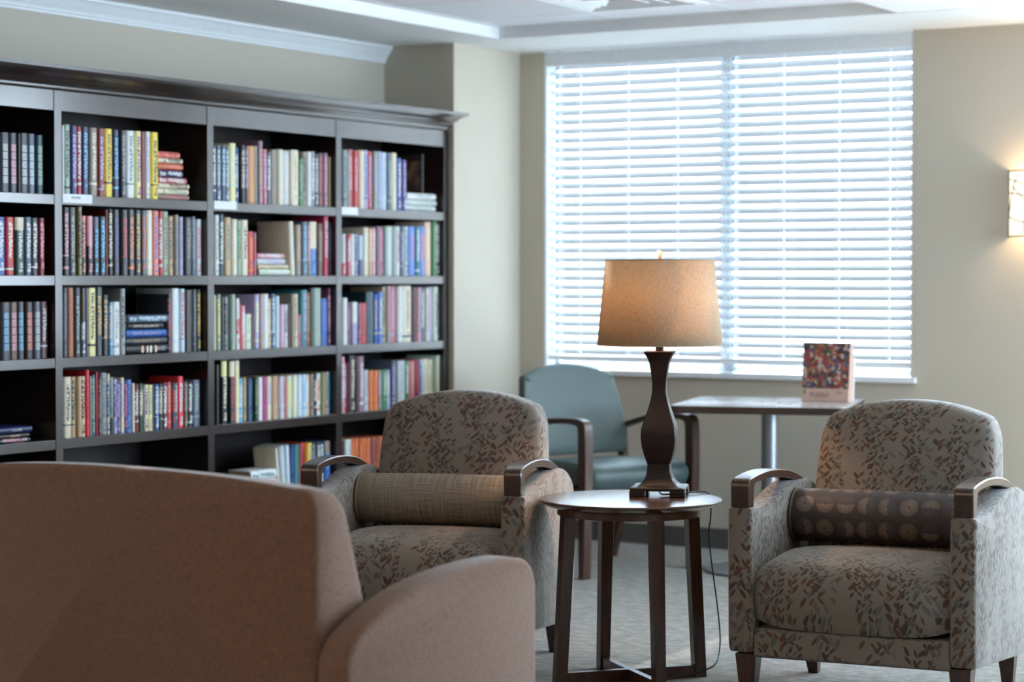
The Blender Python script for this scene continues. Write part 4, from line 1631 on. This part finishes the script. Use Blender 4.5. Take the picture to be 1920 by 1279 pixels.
CORD = [(-3.295, 6.442, 0.600), (-3.27, 6.415, 0.5950), (-3.245, 6.455, 0.595), (-3.222, 6.505, 0.595), (-3.208, 6.555, 0.5955), (-3.192, 6.592, 0.588), (-3.188, 6.604, 0.55), (-3.190, 6.606, 0.50), (-3.196, 6.606, 0.45), (-3.188, 6.609, 0.367), (-3.158, 6.590, 0.23), (-3.130, 6.556, 0.131), (-3.112, 6.512, 0.077), (-3.096, 6.445, 0.050), (-3.130, 6.395, 0.030), (-3.190, 6.365, 0.014), (-3.240, 6.325, 0.005), (-3.250, 6.290, 0.005)]
bm = bmesh.new()
tube(bm, [w2l(*p) for p in smooth_path(CORD, 8)], 0.0026, 8)
link('power_cord', bm, M_cord, lamp)

# ================================================================ teal guest chair
TCH = (-4.494, 8.605, 0); TYAW = R(67.6)
tc = empty('guest_chair', TCH, TYAW, 'teal upholstered guest chair with dark wooden arms beside the puzzle table', 'chair')
for s in (-1, 1):
    # inverted-L side frame: front leg rising into the armrest
    up = smooth_path([(-0.006, 0.0, 0), (-0.016, 0.25, 0), (-0.022, 0.45, 0), (-0.020, 0.62, 0), (-0.010, 0.672, 0), (0.025, 0.688, 0), (0.12, 0.690, 0), (0.26, 0.680, 0), (0.40, 0.650, 0), (0.49, 0.625, 0)], 5)
    lo = smooth_path([(0.49, 0.600, 0), (0.40, 0.625, 0), (0.26, 0.655, 0), (0.12, 0.665, 0), (0.050, 0.660, 0), (0.034, 0.640, 0), (0.032, 0.58, 0), (0.030, 0.40, 0), (0.026, 0.0, 0)], 5)
    pl_ = [(p.x, p.y) for p in up] + [(p.x, p.y) for p in lo]
    cx = s * 0.305
    link('arm_frame', loft(pl_, [(-0.023, 0.003), (-0.020, 0), (0.020, 0), (0.023, 0.003)], lambda u, v, h, cx=cx: (cx + h, u, v), fan=False), M_walnut, tc)
    rp = [(0.46, 0.36), (0.49, 0.36), (0.505, 0.36), (0.52, 0.60), (0.495, 0.60)]
    rp = [(0.455, 0.30), (0.480, 0.62), (0.515, 0.62), (0.500, 0.30), (0.575, 0.0), (0.548, 0.0)]
    link('rear_leg', loft(rp, [(-0.016, 0.002), (-0.014, 0), (0.014, 0), (0.016, 0.002)], lambda u, v, h, cx=cx: (cx + h, u, v), fan=False), M_walnut, tc)
seatp = [(p.x, p.y) for p in smooth_path([(0.0, 0.385, 0), (-0.018, 0.42, 0), (-0.010, 0.462, 0), (0.04, 0.486, 0), (0.2, 0.495, 0), (0.46, 0.480, 0)], 5)] + [(0.48, 0.385)]
SWt = 0.279
lay = [(-SWt, 0.03), (-SWt + 0.006, 0.012), (-SWt + 0.02, 0.002), (-0.2, 0), (0, -0.004), (0.2, 0), (SWt - 0.02, 0.002), (SWt - 0.006, 0.012), (SWt, 0.03)]
link('seat', loft(seatp, lay, lambda u, v, h: (h, u, v)), M_teal, tc)
link('seat_frame', bbox(-0.281, 0.281, 0.02, 0.46, 0.335, 0.384), M_walnut, tc, bevel=0.003)
tp = []
for i in range(17):
    u = -1 + 2 * i / 16
    tp.append((u * 0.256, 0.905 - 0.052 * abs(u) ** 2))
ol = [(0.274, 0.76), (0.288, 0.62), (0.278, 0.50), (-0.278, 0.50), (-0.288, 0.62), (-0.274, 0.76)] + tp
ol = bez_round(ol, 0.012, 2)


def tbk(u, v, h):
    k = (v - 0.50) / 0.4
    return (u, 0.475 + 0.085 * k - h * (0.060 - 0.015 * k) - 0.022 * (1 - (u / 0.27) ** 2) * -1 * 0.9, v)


link('backrest', loft(ol, [(0, 0.010), (0.1, 0.001), (0.2, 0), (0.8, 0), (0.93, 0.003), (1.0, 0.010), (1.03, 0.05)], tbk), M_teal, tc)

# ================================================================ puzzle table
PT = (-4.050, 8.985); PROT = R(15.9)
pt = empty('pedestal_table', (PT[0], PT[1], 0), PROT, 'square pedestal table with rounded corners under the window, covered with puzzle pieces', 'table')
sqr = bez_round([(-0.38, -0.38), (0.38, -0.38), (0.38, 0.38), (-0.38, 0.38)], 0.05, 6)
M_top = plain('grey_laminate_top', (186, 182, 178), 0.22, bump=(60, 0.02, 0.0005))
M_edge = wood('dark_table_edge', (52, 38, 32), (74, 56, 46), rough=0.4)
bm = loft(sqr, [(0.716, 0.004), (0.719, 0), (0.7455, 0), (0.7475, 0.002)], lambda u, v, h: (u, v, h))
link('table_edge', bm, M_edge, pt)
bm = loft(sqr, [(0.7476, 0.003), (0.750, 0.004)], lambda u, v, h: (u, v, h))
link('tabletop', bm, M_top, pt, smooth=False)
bm = bmesh.new(); lathe(bm, [(0.0375, 0.022), (0.0375, 0.708)], 40)
link('column', bm, M_metal, pt)
bm = bmesh.new(); lathe(bm, [(0.0, 0.0), (0.285, 0.0), (0.288, 0.004), (0.285, 0.010), (0.20, 0.016), (0.05, 0.024), (0.0, 0.024)], 64, close=False)
link('base', bm, plain('grey_base_metal', (120, 124, 128), 0.4, metal=0.5), pt)
link('mounting_plate', bbox(-0.14, 0.14, -0.14, 0.14, 0.7085, 0.7155), M_darkmetal, pt, smooth=False)


def confetti_mat(name, scale, pale=0.0):
    t = NT(name)
    c = t.coords('Object')
    vo = t.n('ShaderNodeTexVoronoi'); vo.inputs['Scale'].default_value = scale; t.l(c, vo.inputs['Vector'])
    sc_ = t.n('ShaderNodeSeparateColor'); t.l(vo.outputs['Color'], sc_.inputs[0])
    col = t.ramp(sc_.outputs[0], [(0.0, srgb((64, 44, 42))), (0.2, srgb((150, 82, 62))), (0.38, srgb((196, 132, 92))), (0.5, srgb((72, 88, 70))), (0.62, srgb((196, 60, 66))), (0.74, srgb((224, 204, 186))), (0.86, srgb((70, 96, 150))), (1.0, srgb((206, 150, 84)))])
    x = [q for q in t.t.nodes if q.bl_idname == 'ShaderNodeValToRGB'][-1]; x.color_ramp.interpolation = 'CONSTANT'
    n = t.noise(c, scale * 2.3, 3)
    col = t.mix(t.math('MULTIPLY', n, 0.7), col, srgb((96, 72, 62)))
    if pale:
        col = t.mix(pale, col, srgb((214, 206, 206)))
    t.l(col, t.b.inputs['Base Color']); t.set(Roughness=0.3)
    return t.m


M_pz = confetti_mat('puzzle_picture', 75)
M_pzp = confetti_mat('puzzle_pieces_print', 60, 0.35)
# half finished jigsaw: knobbled outline, one thin sheet
rr = random.Random(5)


def piece_outline(w, h, rnd_):
    pts = []
    for (ax, ay), (bx_, by_) in (((-w, -h), (w, -h)), ((w, -h), (w, h)), ((w, h), (-w, h)), ((-w, h), (-w, -h))):
        s = rnd_.choice([-1, 1])
        dx, dy = bx_ - ax, by_ - ay
        nx, ny = dy, -dx
        for tt, o_ in ((0, 0), (0.36, 0), (0.32, 0.16), (0.5, 0.26), (0.68, 0.16), (0.64, 0)):
            pts.append((ax + dx * tt + nx * o_ * s, ay + dy * tt + ny * o_ * s))
    return pts


CP_, SP_ = math.cos(PROT), math.sin(PROT)


def on_table(u, v):
    return (PT[0] + u * CP_ - v * SP_, PT[1] + u * SP_ + v * CP_)


bm = bmesh.new()
NX, NY = 22, 14; q = 0.0185
occ = {(i, j) for i in range(NX) for j in range(NY) if not (i > 15 and j > 8 and rr.random() < 0.7) and not (j == NY - 1 and rr.random() < 0.6) and not (i == 0 and rr.random() < 0.5)}
for (i, j) in occ:
    vs = [bm.verts.new((x, y, z)) for z in (0, 0.0018) for x, y in ((i * q, j * q), (i * q + q, j * q), (i * q + q, j * q + q), (i * q, j * q + q))]
    bm.faces.new(vs[4:8])
    bm.faces.new(vs[0:4][::-1])
    for k, (di, dj) in enumerate(((0, -1), (1, 0), (0, 1), (-1, 0))):
        if (i + di, j + dj) not in occ:
            a, b = k, (k + 1) % 4
            bm.faces.new((vs[a], vs[b], vs[4 + b], vs[4 + a]))
bmesh.ops.remove_doubles(bm, verts=bm.verts[:], dist=1e-5)
px, py = on_table(-0.34, -0.30)
jz = link('jigsaw_puzzle', bm, M_pzp, smooth=False, loc=(px, py, 0.7502), rot=(0, 0, PROT + 0.06))
tag(jz, 'pale half finished jigsaw puzzle laid on the pedestal table', 'jigsaw puzzle')
pc = None
for k in range(46):
    u, v = rr.uniform(0.10, 0.35), rr.uniform(-0.35, 0.08)
    if k > 26:
        u, v = rr.uniform(-0.35, 0.0), rr.uniform(0.05, 0.34)
    x, y = on_table(u, v)
    if pc is None or k % 6 == 0:
        bm = loft(piece_outline(0.009, 0.008, rr), [(0, 0), (0.0018, 0)], lambda a, b, h: (a, b, h))
        pc = link('puzzle_piece', bm, M_pzp, smooth=False); o = pc
    else:
        o = pc.copy(); COL.objects.link(o)
    o.location = (x, y, 0.7503); o.rotation_euler = (0, 0, rr.uniform(0, 6.28))
    tag(o, 'loose jigsaw piece scattered on the pedestal table beside the half finished puzzle', 'puzzle piece', 'loose jigsaw pieces on the pedestal table')

# puzzle box propped upright
pb = empty('puzzle_box', (-3.846, 9.118, 0.7503), R(0), 'upright jigsaw puzzle box with a busy colourful picture, on the pedestal table', 'box')
lean = Matrix.Rotation(R(-5), 4, 'X')
bm = bbox(-0.112, 0.112, 0.002, 0.042, 0.0, 0.262, M=lean)
link('lid', bm, plain('puzzle_box_card', (206, 172, 158), 0.5), pb, bevel=0.002)
link('picture', bbox(-0.110, 0.110, 0.0, 0.0018, 0.058, 0.260, M=lean), M_pz, pb, smooth=False)
link('title_strip', bbox(-0.110, 0.110, 0.0, 0.0018, 0.004, 0.056, M=lean), plain('puzzle_box_title_strip', (214, 178, 162), 0.5), pb, smooth=False)
link('green_logo', bbox(-0.104, -0.092, -0.0008, 0.0004, 0.030, 0.052, M=lean), plain('green_mark', (120, 150, 60), 0.5), pb, smooth=False)
M_pbi = plain('puzzle_box_lettering', (120, 96, 92), 0.5)
text_mesh('title_text', 'PUZZLE', 0.026, M_pbi, pb, (-0.025, -0.0012, 0.030), (R(85), 0, 0))
text_mesh('count_text', '1500', 0.016, M_pbi, pb, (0.066, -0.0020, 0.041), (R(85), 0, 0))
bm = bbox(-0.114, 0.114, 0.0425, 0.060, 0.001, 0.200, M=lean)
link('box_base', bm, plain('puzzle_box_base_card', (224, 214, 206), 0.6), pb, bevel=0.002)

# ================================================================ wall sconce
SCN = (-3.02, YW, 1.625)
sc = empty('wall_sconce', SCN, 0, 'lit wall sconce with bronze branch tracery over a white diffuser', 'wall light')
wS, dS, hS = 0.152, 0.095, 0.145
nA = 24


def arc(i, k=1.0):
    a = PI + PI * i / nA
    return (wS * k * math.cos(a), dS * k * math.sin(a))


bm = bmesh.new()
A = [bm.verts.new((*arc(i, 0.97), -hS + 0.004)) for i in range(nA + 1)]
B = [bm.verts.new((*arc(i, 0.97), hS - 0.004)) for i in range(nA + 1)]
for i in range(nA):
    bm.faces.new((A[i], A[i + 1], B[i + 1], B[i]))
df = link('diffuser', bm, emit_mat('warm_white_diffuser', (255, 238, 214), 1.25), sc)
md = df.modifiers.new('thickness', 'SOLIDIFY'); md.thickness = 0.002; md.offset = 0
M_scb = plain('verdigris_bronze', (70, 92, 78), 0.4, metal=0.6)
for z in (-hS, hS):
    bm = bmesh.new(); tube(bm, [(*arc(i, 1.0), z) for i in range(nA + 1)], 0.0035, 6)
    link('frame_hoop', bm, M_scb, sc)
for i in (0, nA):
    bm = bmesh.new(); tube(bm, [(*arc(i, 1.0), -hS), (*arc(i, 1.0), hS)], 0.003, 6)
    link('frame_stile', bm, M_scb, sc)
TW = [((2, .8), (9, .6)), ((0, .4), (12, .2)), ((1, -.95), (7, .9)), ((9, -.9), (10, .75)), ((0, -.3), (13, -.7)), ((5, .55), (10, .05)), ((3, .3), (1, .9)), ((14, 1), (12, -1)), ((16, -.4), (24, .5)), ((18, 1), (20, -1)), ((11, .1), (22, .8)), ((13, -.7), (24, -.2)), ((21, .95), (23, -.9))]
for (i0, z0), (i1, z1) in TW:
    pts = []
    for k in range(9):
        tt = k / 8; ii = i0 + (i1 - i0) * tt
        a = PI + PI * ii / nA
        pts.append((wS * 1.0 * math.cos(a), dS * 1.0 * math.sin(a), (z0 + (z1 - z0) * tt) * hS))
    bm = bmesh.new(); tube(bm, pts, 0.0022, 5)
    link('branch_wire', bm, M_scb, sc)
link('backplate', bbox(-0.05, 0.05, -0.012, -0.001, -0.09, 0.09), M_scb, sc, bevel=0.002)
for z, e_ in ((0.06, 5.5), (-0.06, 4.5)):
    p2 = bpy.data.lights.new('sconce_light', 'POINT'); p2.energy = e_; p2.color = (1.0, 0.72, 0.44); p2.shadow_soft_size = 0.02
    o2 = bpy.data.objects.new('sconce_light', p2); COL.objects.link(o2); o2.parent = sc; o2.location = (0, -0.05, z)

# unseen ceiling lights added behind the camera as warm fill on the loveseat back
M_lens = emit_mat('fill_lens', (255, 224, 184), 4.0)
for k, (x, y) in enumerate(((-4.7, 0.4), (-3.1, 0.4), (-4.7, -1.6), (-3.1, -1.6), (-1.4, -1.6))):
    f = empty('fill_light', (x, y, ZC - 0.001), 0, 'added unseen warm fill downlight in the soffit behind the camera', 'fill light', 'added fill downlights')
    bm = bmesh.new(); lathe(bm, [(0.11, -0.012), (0.145, -0.010), (0.150, -0.002), (0.150, 0.0)], 32, close=False)
    link('trim_ring', bm, M_white, f)
    bm = bmesh.new(); lathe(bm, [(0.0001, -0.008), (0.115, -0.008)], 32, close=False)
    link('lens', bm, M_lens, f)
    L = area_light('downlight', (0, 0, -0.02), (0, 0, 0), 0.2, 0.2, 18, WARM); L.parent = f
